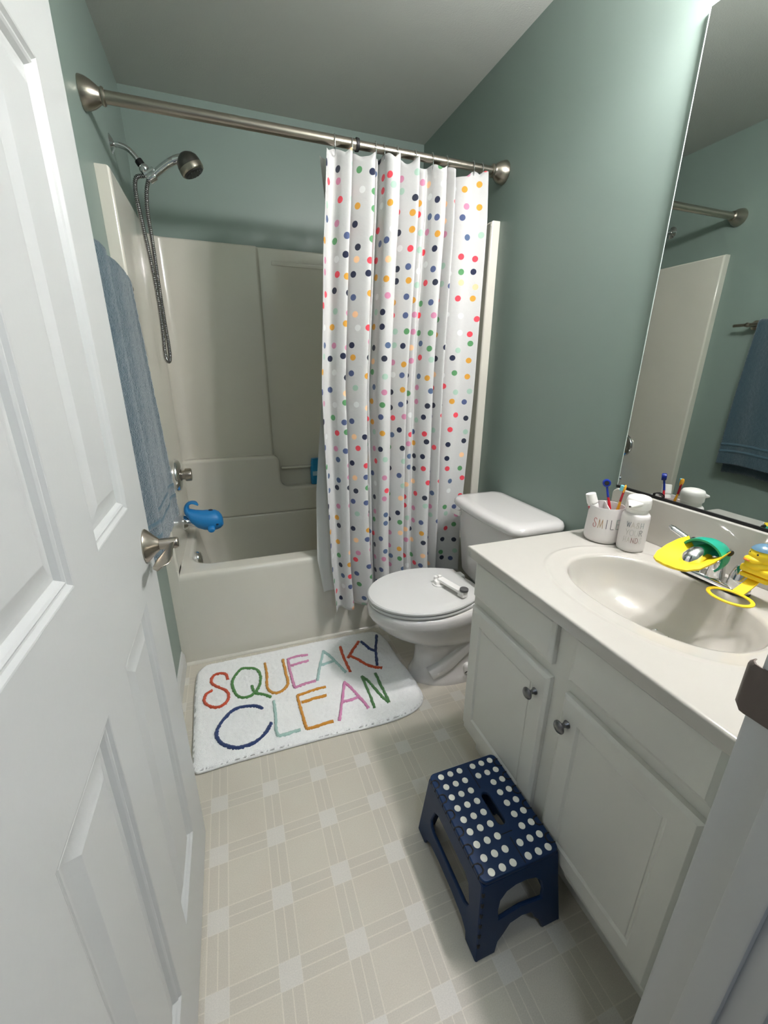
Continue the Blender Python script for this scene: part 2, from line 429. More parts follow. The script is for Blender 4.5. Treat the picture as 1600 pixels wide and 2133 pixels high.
# lower wall block with stepped soap ledge
led = [(.030, HT - .002), (W - .030, HT - .002), (W - .030, .600)] + [(.620, .600)] + arcp(.605, .645, .045, 270, 180, 5) + arcp(.518, .752, .042, 0, 90, 5) + [(.030, .794)]
b = MB(); b.plate(led, [], -(T - .03), -.700, FX, bev=.018, seg=4); b.build('soap_ledge', 'tub', tub, ang=50)
b = MB(); b.box((.57, T - .062, .702), (W - .12, T - .029, .716), .006, 2); b.build('ledge_rib', 'tub', tub)
b = MB(); b.box((.60, T - .033, HS - .080), (W - .25, T - .0275, HS - .060), .0025, 2); b.build('upper_rib', 'tub', tub)
# valve
vx, vy, vz = s, .39, .788
b = MB(); b.lathe([(.001, 0), (.074, 0), (.077, .003), (.076, .010), (.070, .018), (.056, .024), (.035, .028), (.001, .029)], frame((vx, vy, vz), (1, 0, 0)), 36)
va = b.build('valve_plate', 'chrome', tub)
b = MB(); b.lathe([(.001, .026), (.022, .026), (.022, .038), (.0295, .040), (.031, .044), (.031, .064), (.028, .068), (.001, .069)], frame((vx, vy, vz), (1, 0, 0)), 20); b.build('valve_knob', 'nickel', va)
# spout
b = MB(); b.lathe([(.001, 0), (.037, 0), (.038, .004), (.034, .012), (.027, .022), (.026, .05), (.028, .10), (.027, .128), (.02, .132), (.001, .132)], frame((s, .39, .548), (1, 0, -.03)), 24); b.build('tub_spout', 'chrome', tub)
# overflow
b = MB(); b.lathe([(.001, -.012), (.034, -.012), (.037, 0), (.038, .006), (.034, .014), (.024, .020), (.001, .022)], frame((.094, .27, .398), (1, 0, .18)), 28); b.build('overflow_plate', 'chrome', tub)
b = MB(); b.lathe([(.001, 0), (.03, 0), (.03, .004), (.001, .006)], frame((.33, .40, .077), (0, 0, 1)), 20); b.build('drain', 'chrome', tub)

# blue bottle on the soap ledge
bt = thing('shampoo_bottle', (.785, .735, .6), 'blue bottle with pale label on the tub soap ledge beside the shower curtain', 'bottle')
b = MB(); rings = []
for z, k in ((.6005, .9), (.603, 1), (.70, 1), (.712, .93), (.718, .80)): rings.append(at(rrect(.785 - .042 * k, .785 + .042 * k, .735 - .022 * k, .735 + .022 * k, .014 * k, 5), z))
b.loft(rings, True, True, True); b.build('body', 'bottle', bt)
b = MB(); rings = []
for z, k in ((.718, .86), (.722, .9), (.756, .82), (.759, .76)): rings.append(at(rrect(.785 - .042 * k, .785 + .042 * k, .735 - .022 * k, .735 + .022 * k, .012, 5), z))
b.loft(rings, True, True, True); b.build('cap', 'bottle', bt)
b = MB(); b.box((.752, .7118, .655), (.818, .7128, .682)); b.build('label_patch', 'label', bt)

# ================================================================== shower
sh = thing('hand_shower', (0, .37, 2.05), 'chrome hand shower with looped metal hose on the left wall', 'shower head')
ay = .375
b = MB(); b.lathe([(.001, 0.0002), (.031, .0002), (.031, .002), (.026, .005), (.014, .012), (.011, .014)], frame((0, ay, 2.06), (1, 0, 0)), 28, cap=True); b.build('flange', 'chrome', sh)
b = MB(); b.tube(spline([(.002, ay, 2.06), (.03, ay, 2.060), (.056, ay, 2.052), (.077, ay, 2.032), (.088, ay, 2.014)]), .0095, 14); b.build('shower_arm', 'chrome', sh)
XF[0] = Matrix.Translation((-.010, 0, .018))
b = MB(); b.lathe([(.001, 0), (.0135, 0), (.0145, .003), (.0145, .016), (.0135, .019), (.001, .019)], frame((.0945, ay, 2.004), (.55, 0, -.83)), 16); b.build('rubber_collar', 'black', sh)
b = MB(); b.lathe([(.001, 0), (.014, 0), (.018, .006), (.0185, .014), (.014, .024), (.009, .028), (.009, .034)], frame((.105, ay, 1.988), (.55, 0, -.83)), 18)
b.lathe([(.001, 0), (.0125, 0), (.0135, .003), (.0135, .04), (.0125, .043), (.001, .043)], frame((.146, ay, 1.979), (-.87, 0, -.5)), 16)
b.lathe([(.001, 0), (.016, 0), (.017, .004), (.017, .026), (.015, .03), (.001, .03)], frame((.122, ay - .004, 1.945), (.82, 0, .57)), 16)
b.build('bracket', 'chrome', sh)
b = MB(); pth = spline([(.118, ay, 1.944), (.135, ay, 1.957), (.165, ay, 1.982), (.200, ay, 2.008), (.226, ay, 2.022), (.25, ay, 2.028), (.272, ay, 2.028)], 6)
b.tube(pth, [lerp(i / (len(pth) - 1), [0, .1, .6, .8, 1], [.011, .0125, .0145, .018, .026]) for i in range(len(pth))], 18); b.build('handle', 'chrome', sh)
hx = frame((.262, ay, 2.040), (.46, 0, -.89))
b = MB(); b.lathe([(.001, -.012), (.018, -.009), (.032, 0), (.042, .012), (.046, .026), (.046, .036)], hx, 28); b.build('head', 'dnickel', sh)
b = MB(); b.lathe([(.046, .0355), (.047, .037), (.0465, .052), (.043, .057), (.038, .058)], hx, 28); b.build('head_ring', 'nickel', sh)
b = MB(); b.lathe([(.001, .05), (.0385, .05), (.0385, .060), (.035, .062), (.001, .0605)], hx, 28)
for k in range(12):
    a = 2 * pi * k / 12; b.lathe([(.0001, .06), (.0035, .06), (.0025, .065), (.0001, .065)], hx @ Matrix.Translation((.026 * math.cos(a), .026 * math.sin(a), 0)), 8)
b.build('spray_face', 'spray', sh)
XF[0] = None
# ribbed metal hose
hp = spline([(.100, ay, 1.975), (.068, ay, 1.962), (.060, ay - .004, 1.91), (.068, ay - .012, 1.80), (.078, ay - .02, 1.68), (.084, ay - .025, 1.55), (.083, ay - .027, 1.42), (.079, ay - .025, 1.345), (.079, ay - .008, 1.308), (.087, ay + .022, 1.303),
             (.091, ay + .038, 1.35), (.089, ay + .040, 1.46), (.088, ay + .034, 1.60), (.090, ay + .022, 1.75), (.090, ay + .010, 1.86), (.098, ay + .004, 1.925), (.111, ay, 1.963)], 12)
L = [0.]
for i in range(1, len(hp)): L.append(L[-1] + (hp[i] - hp[i - 1]).length)
n = int(L[-1] / .0017); path = []; rad = []; j = 0
for i in range(n + 1):
    d = L[-1] * i / n
    while j < len(L) - 2 and L[j + 1] < d: j += 1
    t = (d - L[j]) / max(1e-6, L[j + 1] - L[j]); path.append(hp[j].lerp(hp[j + 1], t)); rad.append((.0086, .0078, .0058, .0078)[i % 4])
b = MB(); b.tube(path, rad, 10); b.build('hose', 'hose', sh, ang=80)

# ================================================================== whale spout cover
wh = thing('spout_cover', (.14, .39, .5), 'blue whale shaped rubber cover on the tub spout', 'bath toy')
b = MB(); rings = []
# body sections along x: (x, z centre, half height, half width)
for x, zc, hh, hw in ((.064, .596, .012, .018), (.068, .590, .028, .029), (.080, .576, .039, .037), (.105, .560, .047, .042), (.135, .551, .051, .046), (.165, .548, .053, .049), (.192, .547, .051, .048), (.209, .545, .043, .042), (.220, .541, .030, .031), (.225, .537, .014, .017)):
    rings.append([(x, .39 + hw * math.cos(2 * pi * k / 24), zc + hh * math.sin(2 * pi * k / 24)) for k in range(24)])
b.loft(rings, True, True, True); b.build('body', 'whale', wh, ang=60)
b = MB(); pt = spline([(.078, .39, .582), (.066, .39, .605), (.066, .39, .628), (.076, .39, .643), (.092, .39, .648), (.108, .39, .643), (.118, .39, .632)], 6); rings = []
for i, p in enumerate(pt):
    t = i / (len(pt) - 1); d = (pt[min(i + 1, len(pt) - 1)] - pt[max(i - 1, 0)]).normalized(); nrm = Vector((-d.z, 0, d.x))
    hw = lerp(t, [0, .3, .6, .85, 1], [.028, .020, .022, .030, .016]); th = lerp(t, [0, .4, 1], [.020, .009, .0025])
    rings.append([p + nrm * (th * math.sin(2 * pi * k / 18)) + Vector((0, hw * math.cos(2 * pi * k / 18), 0)) for k in range(18)])
b.loft(rings, True, True, True); b.build('tail', 'whale', wh, ang=60)
b = MB(); b.loft([[Vector((.168 + .017 * math.cos(a) * q, .344 - .012 * q2, .518 + .013 * math.sin(a) * q - .006 * q2)) for a in [2 * pi * k / 12 for k in range(12)]] for q, q2 in ((1, -.4), (1.1, .4), (.9, 1), (.4, 1.2))], True, True, True); b.build('fin', 'whale', wh)
b = MB(); b.sphere((.198, .3435, .537), .0045, 10, 8, (1.5, 1, .8)); b.build('eye', 'whaledark', wh)
b = MB(); b.lathe([(.001, 0), (.009, 0), (.011, .002), (.009, .004), (.001, .003)], frame((.172, .39, .598), (.05, 0, 1)), 18); b.build('blowhole', 'whaledark', wh)
b = MB(); b.sphere((.219, .372, .527), .008, 10, 8, (.8, 1.6, .5)); b.build('mouth', 'whale', wh)

# ================================================================== curtain rod, rings, liner, curtain
rod = thing('curtain_rod', (W / 2, 0, RODZ), 'brushed nickel tension rod spanning the tub opening', 'curtain rod')
b = MB(); b.tube([(.02, 0, RODZ), (.846, 0, RODZ)], .0165, 24); b.build('outer_tube', 'nickel', rod)
b = MB(); b.tube([(.84, 0, RODZ), (W - .02, 0, RODZ)], .0140, 24); b.build('inner_tube', 'nickel', rod)
b = MB(); b.lathe([(.0145, 0), (.0205, 0), (.021, .003), (.0195, .011), (.0145, .013)], frame((.838, 0, RODZ), (1, 0, 0)), 24, cap=False); b.build('rubber_collar', 'black', rod)
for x0, d in ((.0008, 1), (W - .0008, -1)):
    b = MB(); b.lathe([(.001, 0), (.040, 0), (.041, .003), (.0385, .016), (.033, .030), (.025, .042), (.021, .047), (.0205, .051), (.023, .054), (.023, .058), (.019, .062), (.001, .062)], frame((x0, 0, RODZ), (d, 0, 0)), 32); b.build('end_flange', 'nickel', rod)

# plan of the curtain folds at the top: (x, y offset)
fold = [(.7240, -.034), (.742, -.004), (.763, .006), (.785, -.022), (.806, -.036), (.8175, -.030), (.812, .004), (.818, .026), (.836, .000), (.862, -.024), (.888, -.040), (.903, -.034), (.900, .006), (.914, .024), (.925, .012), (.934, .026), (.940, .010),
        (.948, -.026), (.966, -.044), (.990, -.042), (.997, -.026), (.992, .010), (1.002, .020), (1.022, -.004), (1.045, -.026), (1.066, -.040), (1.072, -.028), (1.068, .012), (1.080, .026), (1.096, .004), (1.110, -.004), (1.124, .012), (1.134, .022),
        (1.146, -.010), (1.166, -.036), (1.184, -.042), (1.189, -.028), (1.183, .008), (1.192, .020), (1.208, -.014), (1.224, -.040), (1.230, -.030), (1.226, .008), (1.240, .022), (1.262, .000), (1.288, -.014), (1.316, -.016), (1.344, -.026), (1.370, -.040)]
ringx = [.761, .824, .913, .946, .998, 1.071, 1.142, 1.204, 1.321, 1.361]
fp = spline([(x, y, 0) for x, y in fold], 7)
def curtain_grid(pts, z_of, shift, nz, name, m, uvscale=1.):
    s0 = [0.]
    for i in range(1, len(pts)): s0.append(s0[-1] + (pts[i] - pts[i - 1]).length)
    b = MB(); verts = []; uv = []; n = len(pts)
    for r in range(nz + 1):
        t = r / nz
        for i, p in enumerate(pts):
            zt, zb = z_of(p.x, i / (n - 1)); z = zt + (zb - zt) * t
            x, y = shift(p, i / (n - 1), t, z); verts.append((x, y, z)); uv.append((s0[i], z + .3))
    f = [(r * n + i, r * n + i + 1, (r + 1) * n + i + 1, (r + 1) * n + i) for r in range(nz) for i in range(n - 1)]
    b.add(verts, f); o = b.build(name, m, loc=(1.05, 0, 1.98), ang=180)
    me = o.data; l = me.uv_layers.new(name='cloth')
    for lp in me.loops: l.data[lp.index].uv = uv[lp.vertex_index]
    return o
def ctop(x, u):
    d = min(abs(x - r) for r in ringx)
    return 2.016 - .019 * (.5 - .5 * math.cos(pi * min(1, d / .036))) + .010 * math.exp(-((x - 1.008) / .014) ** 2), lerp(x, [.72, .80, .9, 1.20, 1.235, 1.25, 1.37], [.200, .192, .205, .212, .225, .300, .310])
def cshift(p, u, t, z):
    xl = lerp(z, [.2, .45, 1.2, 1.7, 2.0], [.690, .672, .664, .695, .724]); xr = lerp(z, [.2, .52, 1.37, 1.7, 2.0], [1.325, 1.326, 1.348, 1.362, 1.370])
    k = (p.x - .724) / (1.370 - .724); x = xl + (xr - xl) * k
    amp = lerp(t, [0, .12, .6, 1], [1.05, 1.1, 1.1, 1.2])
    yc = lerp(t, [0, .1, 1], [.0, -.020, -.062])
    y = yc + p.y * amp + .006 * math.sin(5 * t + 9 * u) + .004 * math.sin(11 * t + 31 * u) * t
    x += .006 * math.sin(4.1 * t + 13 * u) * t + .003 * math.sin(9 * t + 23 * u) * t
    if z < .5: y = min(y, -.016 + .002 * math.sin(60 * u))
    return x, y
cur = curtain_grid(fp, ctop, cshift, 110, 'shower_curtain', 'curtain')
tag(cur, 'white cloth shower curtain printed with coloured dots, gathered at the right', 'shower curtain')
sm = cur.modifiers.new('thickness', 'SOLIDIFY'); sm.thickness = .0012; sm.offset = 0
lp_ = spline([(.690, .012, 0), (.712, .030, 0), (.76, .034, 0), (.82, .030, 0), (.92, .040, 0), (1.02, .034, 0), (1.12, .040, 0), (1.22, .034, 0), (1.30, .038, 0), (1.365, .03, 0)], 5)
def lz(x, u): return (1.990, .27)
def lsh(p, u, t, z):
    xl = lerp(z, [.27, .45, .75, 1.1, 1.3, 1.85, 1.99], [.646, .622, .634, .672, .692, .722, .708]); k = (p.x - .69) / (1.365 - .69)
    y = p.y * (1 - .6 * t) + lerp(z, [.27, .47, .9, 1.99], [-.032, -.034, -.012, 0])
    if z < .52: y = min(y, -.0085 - .002 * math.sin(k * 40))
    return xl + (1.335 + .03 * (1 - t) - xl) * k, y
lin_o = curtain_grid(lp_, lz, lsh, 60, 'shower_liner', 'liner')
tag(lin_o, 'plain white shower liner showing behind the dotted curtain', 'shower liner')
words = ['first', 'second', 'third', 'fourth', 'fifth', 'sixth', 'seventh', 'eighth', 'ninth', 'last']
for i, x in enumerate(ringx):
    b = MB(); r0 = RODZ - .012; pts = []
    for k in range(29):
        a = 2 * pi * k / 28; pts.append((x + .004 * math.sin(a), .0215 * math.sin(a), r0 + .0125 * 0 + .031 * math.cos(a)))
    b.tube(pts, .0016, 8); o = b.build('curtain_ring', 'chrome', loc=(x, 0, RODZ))
    tag(o, ('%s wire curtain ring from the left along the rod' % words[i]) if i < 9 else 'wire curtain ring nearest the right end of the rod', 'curtain ring', 'wire rings holding the shower curtain')

# ================================================================== towel bar and towel
tb = thing('towel_bar', (0, -.45, 1.505), 'nickel towel bar under the blue towel on the left wall', 'towel bar')
bx, bz = .068, 1.503
b = MB(); b.tube([(bx, -.150, bz), (bx, -.76, bz)], .0075, 16); b.build('bar', 'nickel', tb)
for y in (-.215, -.72):
    b = MB(); b.lathe([(.001, 0.0005), (.024, .0005), (.024, .004), (.016, .009), (.010, .014), (.010, .055), (.011, .06), (.011, .076), (.001, .078)], frame((0, y, bz), (1, 0, 0)), 20); b.build('post', 'nickel', tb)
tw = thing('bath_towel', (bx, -.47, .78), 'blue terry towel folded over the bar on the left wall', 'towel')
def towel_mesh(y0, y1, b_front, b_back):
    prof = []
    # back layer up, over the bar, front layer down (x, z)
    for k in range(40): prof.append((bx - .020, b_back + (bz - b_back) * k / 40))
    for k in range(9): a = pi - pi * k / 8; prof.append((bx + .020 * math.cos(a), bz + .019 * math.sin(a)))
    for k in range(1, 131): prof.append((bx + .020, bz - (bz - b_front) * k / 130))
    return prof
prof = towel_mesh(0, 0, .800, .745); NY = 90; vv = []
for j in range(NY + 1):
    q = j / NY; y = -.272 - .46 * q
    for i, (x, z) in enumerate(prof):
        back = i < 44; dz = max(0, bz - z)
        xx = x + (0 if back else (.006 * math.sin(q * 15 + 2 * z) + .020 * dz * (1 + .4 * math.sin(9 * q))) ) + (.004 * math.sin(21 * q + 3 * z) if not back else -.004 * math.sin(11 * q))
        yy = y + .010 * math.sin(6 * z + q * 3) * dz + (.018 * dz if q < .1 else 0)
        xx += random.uniform(-.0013, .0013); vv.append((max(.012, xx), yy, z + (.006 * math.sin(8 * q) * (dz / .7)) ))
n = len(prof); ff = [(j * n + i, j * n + i + 1, (j + 1) * n + i + 1, (j + 1) * n + i) for j in range(NY) for i in range(n - 1)]
b = MB(); b.add(vv, ff); to = b.build('cloth', 'towel', tw, ang=180); sm = to.modifiers.new('thickness', 'SOLIDIFY'); sm.thickness = .010; sm.offset = 0
# woven bands near the hem
for z0, z1 in ((.862, .876), (.898, .912)):
    vv = []; ni = [i for i in range(49, n)]
    for j in range(NY + 1):
        for z in (z0, z1):
            i = min(range(49, n), key=lambda i_: abs(prof[i_][1] - z)); x, zz = prof[i]; q = j / NY; dz = bz - z
            xx = x + .006 * math.sin(q * 15 + 2 * z) + .020 * dz * (1 + .4 * math.sin(9 * q)) + .004 * math.sin(21 * q + 3 * z) + .0054
            vv.append((xx, -.272 - .46 * q + .010 * math.sin(6 * z + q * 3) * dz + (.018 * dz if q < .1 else 0), z + .006 * math.sin(8 * q) * (dz / .7)))
    b = MB(); b.add(vv, [(2 * j, 2 * j + 1, 2 * j + 3, 2 * j + 2) for j in range(NY)]); o = b.build('woven_band', 'towelband', tw, ang=180)
    sm = o.modifiers.new('thickness', 'SOLIDIFY'); sm.thickness = .0016; sm.offset = 0

# ================================================================== toilet
TY = -.400
to_ = thing('toilet', (1.15, TY, 0), 'white two piece toilet between the tub and the vanity', 'toilet')
def egg(xf, xb, w, z, n=40, sq=1.0, cx=None):
    c = cx if cx is not None else xf + (xb - xf) * .5
    out = []
    for k in range(n):
        a = 2 * pi * k / n; ca, sa = math.cos(a), math.sin(a)
        rx = (c - xf) if ca > 0 else (xb - c)
        p = 1.0 if ca > 0 else sq
        out.append((c - rx * math.copysign(abs(ca) ** p, ca), TY + w * math.copysign(abs(sa) ** (1.0 if ca > 0 else sq), sa), z))
    return out
b = MB()
b.loft([egg(.936, 1.340, .116, .0, sq=.5), egg(.934, 1.340, .118, .018, sq=.5), egg(.944, 1.330, .110, .034, sq=.5), egg(.958, 1.30, .098, .07, sq=.6), egg(.962, 1.29, .094, .13, sq=.6), egg(.955, 1.28, .098, .17, sq=.7), egg(.925, 1.28, .115, .205, sq=.7),
        egg(.870, 1.27, .140, .238, sq=.75, cx=1.02), egg(.815, 1.26, .160, .272, sq=.75, cx=1.01), egg(.780, 1.25, .172, .305, sq=.75, cx=1.0), egg(.768, 1.25, .175, .325, sq=.75, cx=1.0), egg(.758, 1.25, .181, .335, sq=.75, cx=1.0), egg(.751, 1.25, .186, .350, sq=.75, cx=1.0),
        egg(.750, 1.25, .187, .372, sq=.75, cx=1.0), egg(.756, 1.25, .183, .385, sq=.75, cx=1.0), egg(.768, 1.24, .172, .391, sq=.75, cx=1.0)], True, True, True)
b.build('bowl', 'china', to_, ang=60)
# trapway bulge and foot
b = MB(); tp = spline([(1.00, TY - .070, .050), (1.06, TY - .072, .085), (1.13, TY - .074, .150), (1.20, TY - .076, .195), (1.27, TY - .074, .16), (1.31, TY - .072, .09), (1.32, TY - .07, .03)], 6)
b.tube(tp, [lerp(i / (len(tp) - 1), [0, .2, .8, 1], [.030, .040, .044, .040]) for i in range(len(tp))], 16)
b.build('trapway', 'china', to_, ang=60)
b = MB(); b.lathe([(.001, 0.02), (.016, .02), (.017, .045), (.013, .058), (.006, .063), (.001, .064)], frame((1.158, TY - .101, 0.024), (0, 0, 1)), 16); b.build('bolt_cap', 'white', to_)
b = MB(); b.tube(spline([(1.143, TY - .118, .052), (1.140, TY - .126, .062), (1.150, TY - .131, .070), (1.165, TY - .128, .066)], 5), .0022, 8); b.build('bolt_washer', 'black', to_)
# seat ring and lid
def seat_o(xf, xb, w, wb, z, n=40):
    out = []; cx = .985
    for k in range(n):
        a = -pi / 2 + pi * k / (n - 1); out.append((cx - (cx - xf) * math.cos(a), TY + w * math.sin(a), z))
    m = 9
    for k in range(1, m + 1):
        t = k / m; out.append((cx + (xb - cx) * t, TY + (w + (wb - w) * t * t), z))
    for k in range(1, 7): out.append((xb, TY + wb - 2 * wb * k / 7, z))
    for k in range(m, 0, -1):
        t = k / m; out.append((cx + (xb - cx) * t, TY - (w + (wb - w) * t * t), z))
    return out
b = MB(); b.loft([seat_o(.760, 1.19, .176, .118, .3925), seat_o(.756, 1.192, .180, .12, .396), seat_o(.756, 1.192, .180, .12, .404), seat_o(.760, 1.19, .176, .118, .408)], True, True, True); b.build('seat', 'seat', to_, ang=60)
b = MB(); b.loft([seat_o(.757, 1.186, .178, .116, .4105), seat_o(.752, 1.188, .1825, .118, .414), seat_o(.752, 1.188, .1825, .118, .421), seat_o(.757, 1.186, .178, .115, .4255), seat_o(.800, 1.16, .140, .09, .4262), seat_o(.806, 1.155, .134, .086, .4272)], True, True, True); b.build('lid', 'seat', to_, ang=40)
for dy in (-.075, .075):
    b = MB(); b.box((1.182, TY + dy - .022, .393), (1.215, TY + dy + .022, .420), .006, 2); b.build('hinge', 'seat', to_)
# tank
def tank_ring(x0, x1, w, z, bow=.022):
    o = rrect(x0, x1, TY - w, TY + w, .045, 7); return [((x - bow * max(0, 1 - ((y - TY) / w) ** 2) * ((x1 - x) / (x1 - x0))), y, z) for x, y in _dense(o)]
def _dense(o):
    out = []
    for i in range(len(o)):
        a, c = o[i], o[(i + 1) % len(o)]; k = 8 if i % 8 == 7 else 1
        for j in range(k): out.append((a[0] + (c[0] - a[0]) * j / k, a[1] + (c[1] - a[1]) * j / k))
    return out
b = MB(); b.loft([tank_ring(1.275, 1.450, .195, .385), tank_ring(1.268, 1.452, .200, .40), tank_ring(1.252, 1.456, .215, .60), tank_ring(1.246, 1.457, .218, .698)], True, True, True); b.build('tank', 'china', to_, ang=60)
b = MB(); b.loft([tank_ring(1.240, 1.462, .224, .6985), tank_ring(1.230, 1.464, .234, .703), tank_ring(1.226, 1.465, .238, .712), tank_ring(1.227, 1.465, .237, .724), tank_ring(1.234, 1.463, .230, .735), tank_ring(1.250, 1.455, .214, .741), tank_ring(1.275, 1.43, .19, .743)], True, True, True); b.build('tank_lid', 'china', to_, ang=60)
b = MB(); b.lathe([(.001, 0), (.012, 0), (.012, .010), (.009, .014), (.001, .014)], frame((1.238, TY + .170, .672), (-1, 0, 0)), 16)
b.loft([[(1.2235 + dx * .8 - .004 * t, TY + .165 + .055 * t, .672 + dz * (1 - .2 * t) - .004 * t) for dx, dz in ((-.004, -.011), (.004, -.011), (.005, 0), (.004, .011), (-.004, .011), (-.006, 0))] for t in (-.2, 0, .3, .6, .9, 1.05)], True, True, True); b.build('flush_lever', 'white', to_)
# child lock on the lid
lk = thing('lid_lock', (1.08, -.45, .428), 'white child lock arm with grey button clipped over the toilet lid', 'toilet lock')
b = MB(); b.loft([at(circ(1.062, -.392, .030, 20), .4274), at(circ(1.062, -.392, .030, 20), .4315), at(circ(1.062, -.392, .024, 20), .4335)], True, True, True); b.box((1.040, -.408, .432), (1.082, -.378, .447), .004); b.box((1.046, -.372, .440), (1.058, -.384, .458), .002); b.box((1.064, -.372, .440), (1.076, -.384, .458), .002); b.build('clip', 'white', lk)
d = Vector((1.107 - 1.066, -.540 + .388, 0)).normalized()
mA = frame((1.066, -.386, .452), (0, 0, 1), d)
b = MB(); b.box((0, -.016, -.010), (.150, .016, .004), .005, 2, mA); b.box((.118, -.014, -.022), (.150, .014, -.008), .004, 2, mA); b.build('arm', 'white', lk)
b = MB(); b.lathe([(.001, 0), (.0165, 0), (.017, .003), (.017, .009), (.0145, .011), (.001, .0115)], mA @ Matrix.Translation((.140, 0, .005)), 20); b.build('button', 'grey', lk)

# ================================================================== bath mat
mt = thing('bath_mat', (.5, -.34, 0), 'white plush mat lettered SQUEAKY CLEAN lying in front of the tub', 'bath mat')
outl = spline([(.062, -.13, 0), (.066, -.09, 0), (.085, -.062, 0), (.12, -.050, 0), (.30, -.047, 0), (.55, -.045, 0), (.75, -.046, 0), (.86, -.050, 0), (.90, -.075, 0), (.922, -.15, 0), (.926, -.25, 0), (.932, -.40, 0), (.940, -.50, 0), (.926, -.555, 0), (.885, -.588, 0), (.82, -.606, 0), (.72, -.611, 0), (.55, -.603, 0), (.38, -.599, 0), (.2, -.597, 0), (.105, -.600, 0), (.083, -.592, 0), (.074, -.56, 0), (.068, -.40, 0), (.062, -.25, 0), (.062, -.13, 0)], 6)
poly = [(p.x, p.y) for p in outl[:-1]]
def inside_dist(x, y):
    ins = False; dm = 9.; n = len(poly)
    for i in range(n):
        ax, ay = poly[i]; bx_, by_ = poly[(i + 1) % n]
        if (ay > y) != (by_ > y) and x < (bx_ - ax) * (y - ay) / (by_ - ay) + ax: ins = not ins
        dx, dy = bx_ - ax, by_ - ay; t = max(0, min(1, ((x - ax) * dx + (y - ay) * dy) / (dx * dx + dy * dy + 1e-12)))
        dm = min(dm, math.hypot(x - ax - t * dx, y - ay - t * dy))
    return dm if ins else -dm
from mathutils import noise as _nz
def mat_base(x, y):
    h = .019
    h += .034 * math.exp(-(((x - .900) / .050) ** 2 + ((y + .43) / .10) ** 2)) + .012 * math.exp(-(((x - .86) / .05) ** 2 + ((y + .52) / .05) ** 2))
    h += .004 * math.sin(14 * x + 3 * y) * .4
    return h
step = .0055; nx = int(.90 / step); ny = int(.58 / step); vid = {}; b = MB(); vv = []; ff = []
def mat_h(x, y, d):
    edge = 1 - (1 - min(1, d / .016)) ** 2
    edge = max(.0, edge); return .0135 + (mat_base(x, y) - .0115) * edge + min(1, d / .012) * (.0036 * _nz.noise((x * 110, y * 110, 0)) + .0030 * _nz.noise((x * 300, y * 300, 2)) + .003 * _nz.noise((x * 22, y * 22, 5)))
def nearest(x, y):
    best = (9., x, y); n = len(poly)
    for i in range(n):
        ax, ay = poly[i]; bx_, by_ = poly[(i + 1) % n]; dx, dy = bx_ - ax, by_ - ay
        t = max(0, min(1, ((x - ax) * dx + (y - ay) * dy) / (dx * dx + dy * dy + 1e-12))); q = (ax + t * dx, ay + t * dy)
        d = math.hypot(x - q[0], y - q[1])
        if d < best[0]: best = (d, q[0], q[1])
    return best[1], best[2]
def grid_fill():
    v = []; f = []; idx = {}
    for i in range(nx + 2):
        for j in range(ny + 2):
            x = .05 + i * step; y = -.625 + j * step
            x += random.uniform(-.0012, .0012); y += random.uniform(-.0012, .0012)
            d = inside_dist(x, y)
            if d > -step * 1.7:
                idx[(i, j)] = len(v)
                if d < step * .5:
                    x, y = nearest(x, y); v.append((x, y, .0135))
                else: v.append((x, y, mat_h(x, y, d)))
    for (i, j) in list(idx):
        q = [(i, j), (i + 1, j), (i + 1, j + 1), (i, j + 1)]
        if all(k in idx for k in q): f.append(tuple(idx[k] for k in q))
    return v, f
vv, ff = grid_fill(); b.add(vv, ff)
nrm_ = []
for i in range(len(poly)):
    p0, p1 = poly[i - 1], poly[(i + 1) % len(poly)]; dx, dy = p1[0] - p0[0], p1[1] - p0[1]; L_ = math.hypot(dx, dy); nrm_.append((-dy / L_, dx / L_))
sgn_ = 1 if inside_dist(poly[5][0] + nrm_[5][0] * .004, poly[5][1] + nrm_[5][1] * .004) < 0 else -1
b.loft([[(p[0] + q[0] * o_ * sgn_, p[1] + q[1] * o_ * sgn_, z_ + random.uniform(-.0006, .0006) * (z_ > .003)) for p, q in zip(poly, nrm_)] for o_, z_ in ((-.001, .0004), (.0025, .004), (.0030, .009), (.0012, .0125), (-.001, .0136))], True)
b.build('plush_pad', 'rug', mt, ang=180)
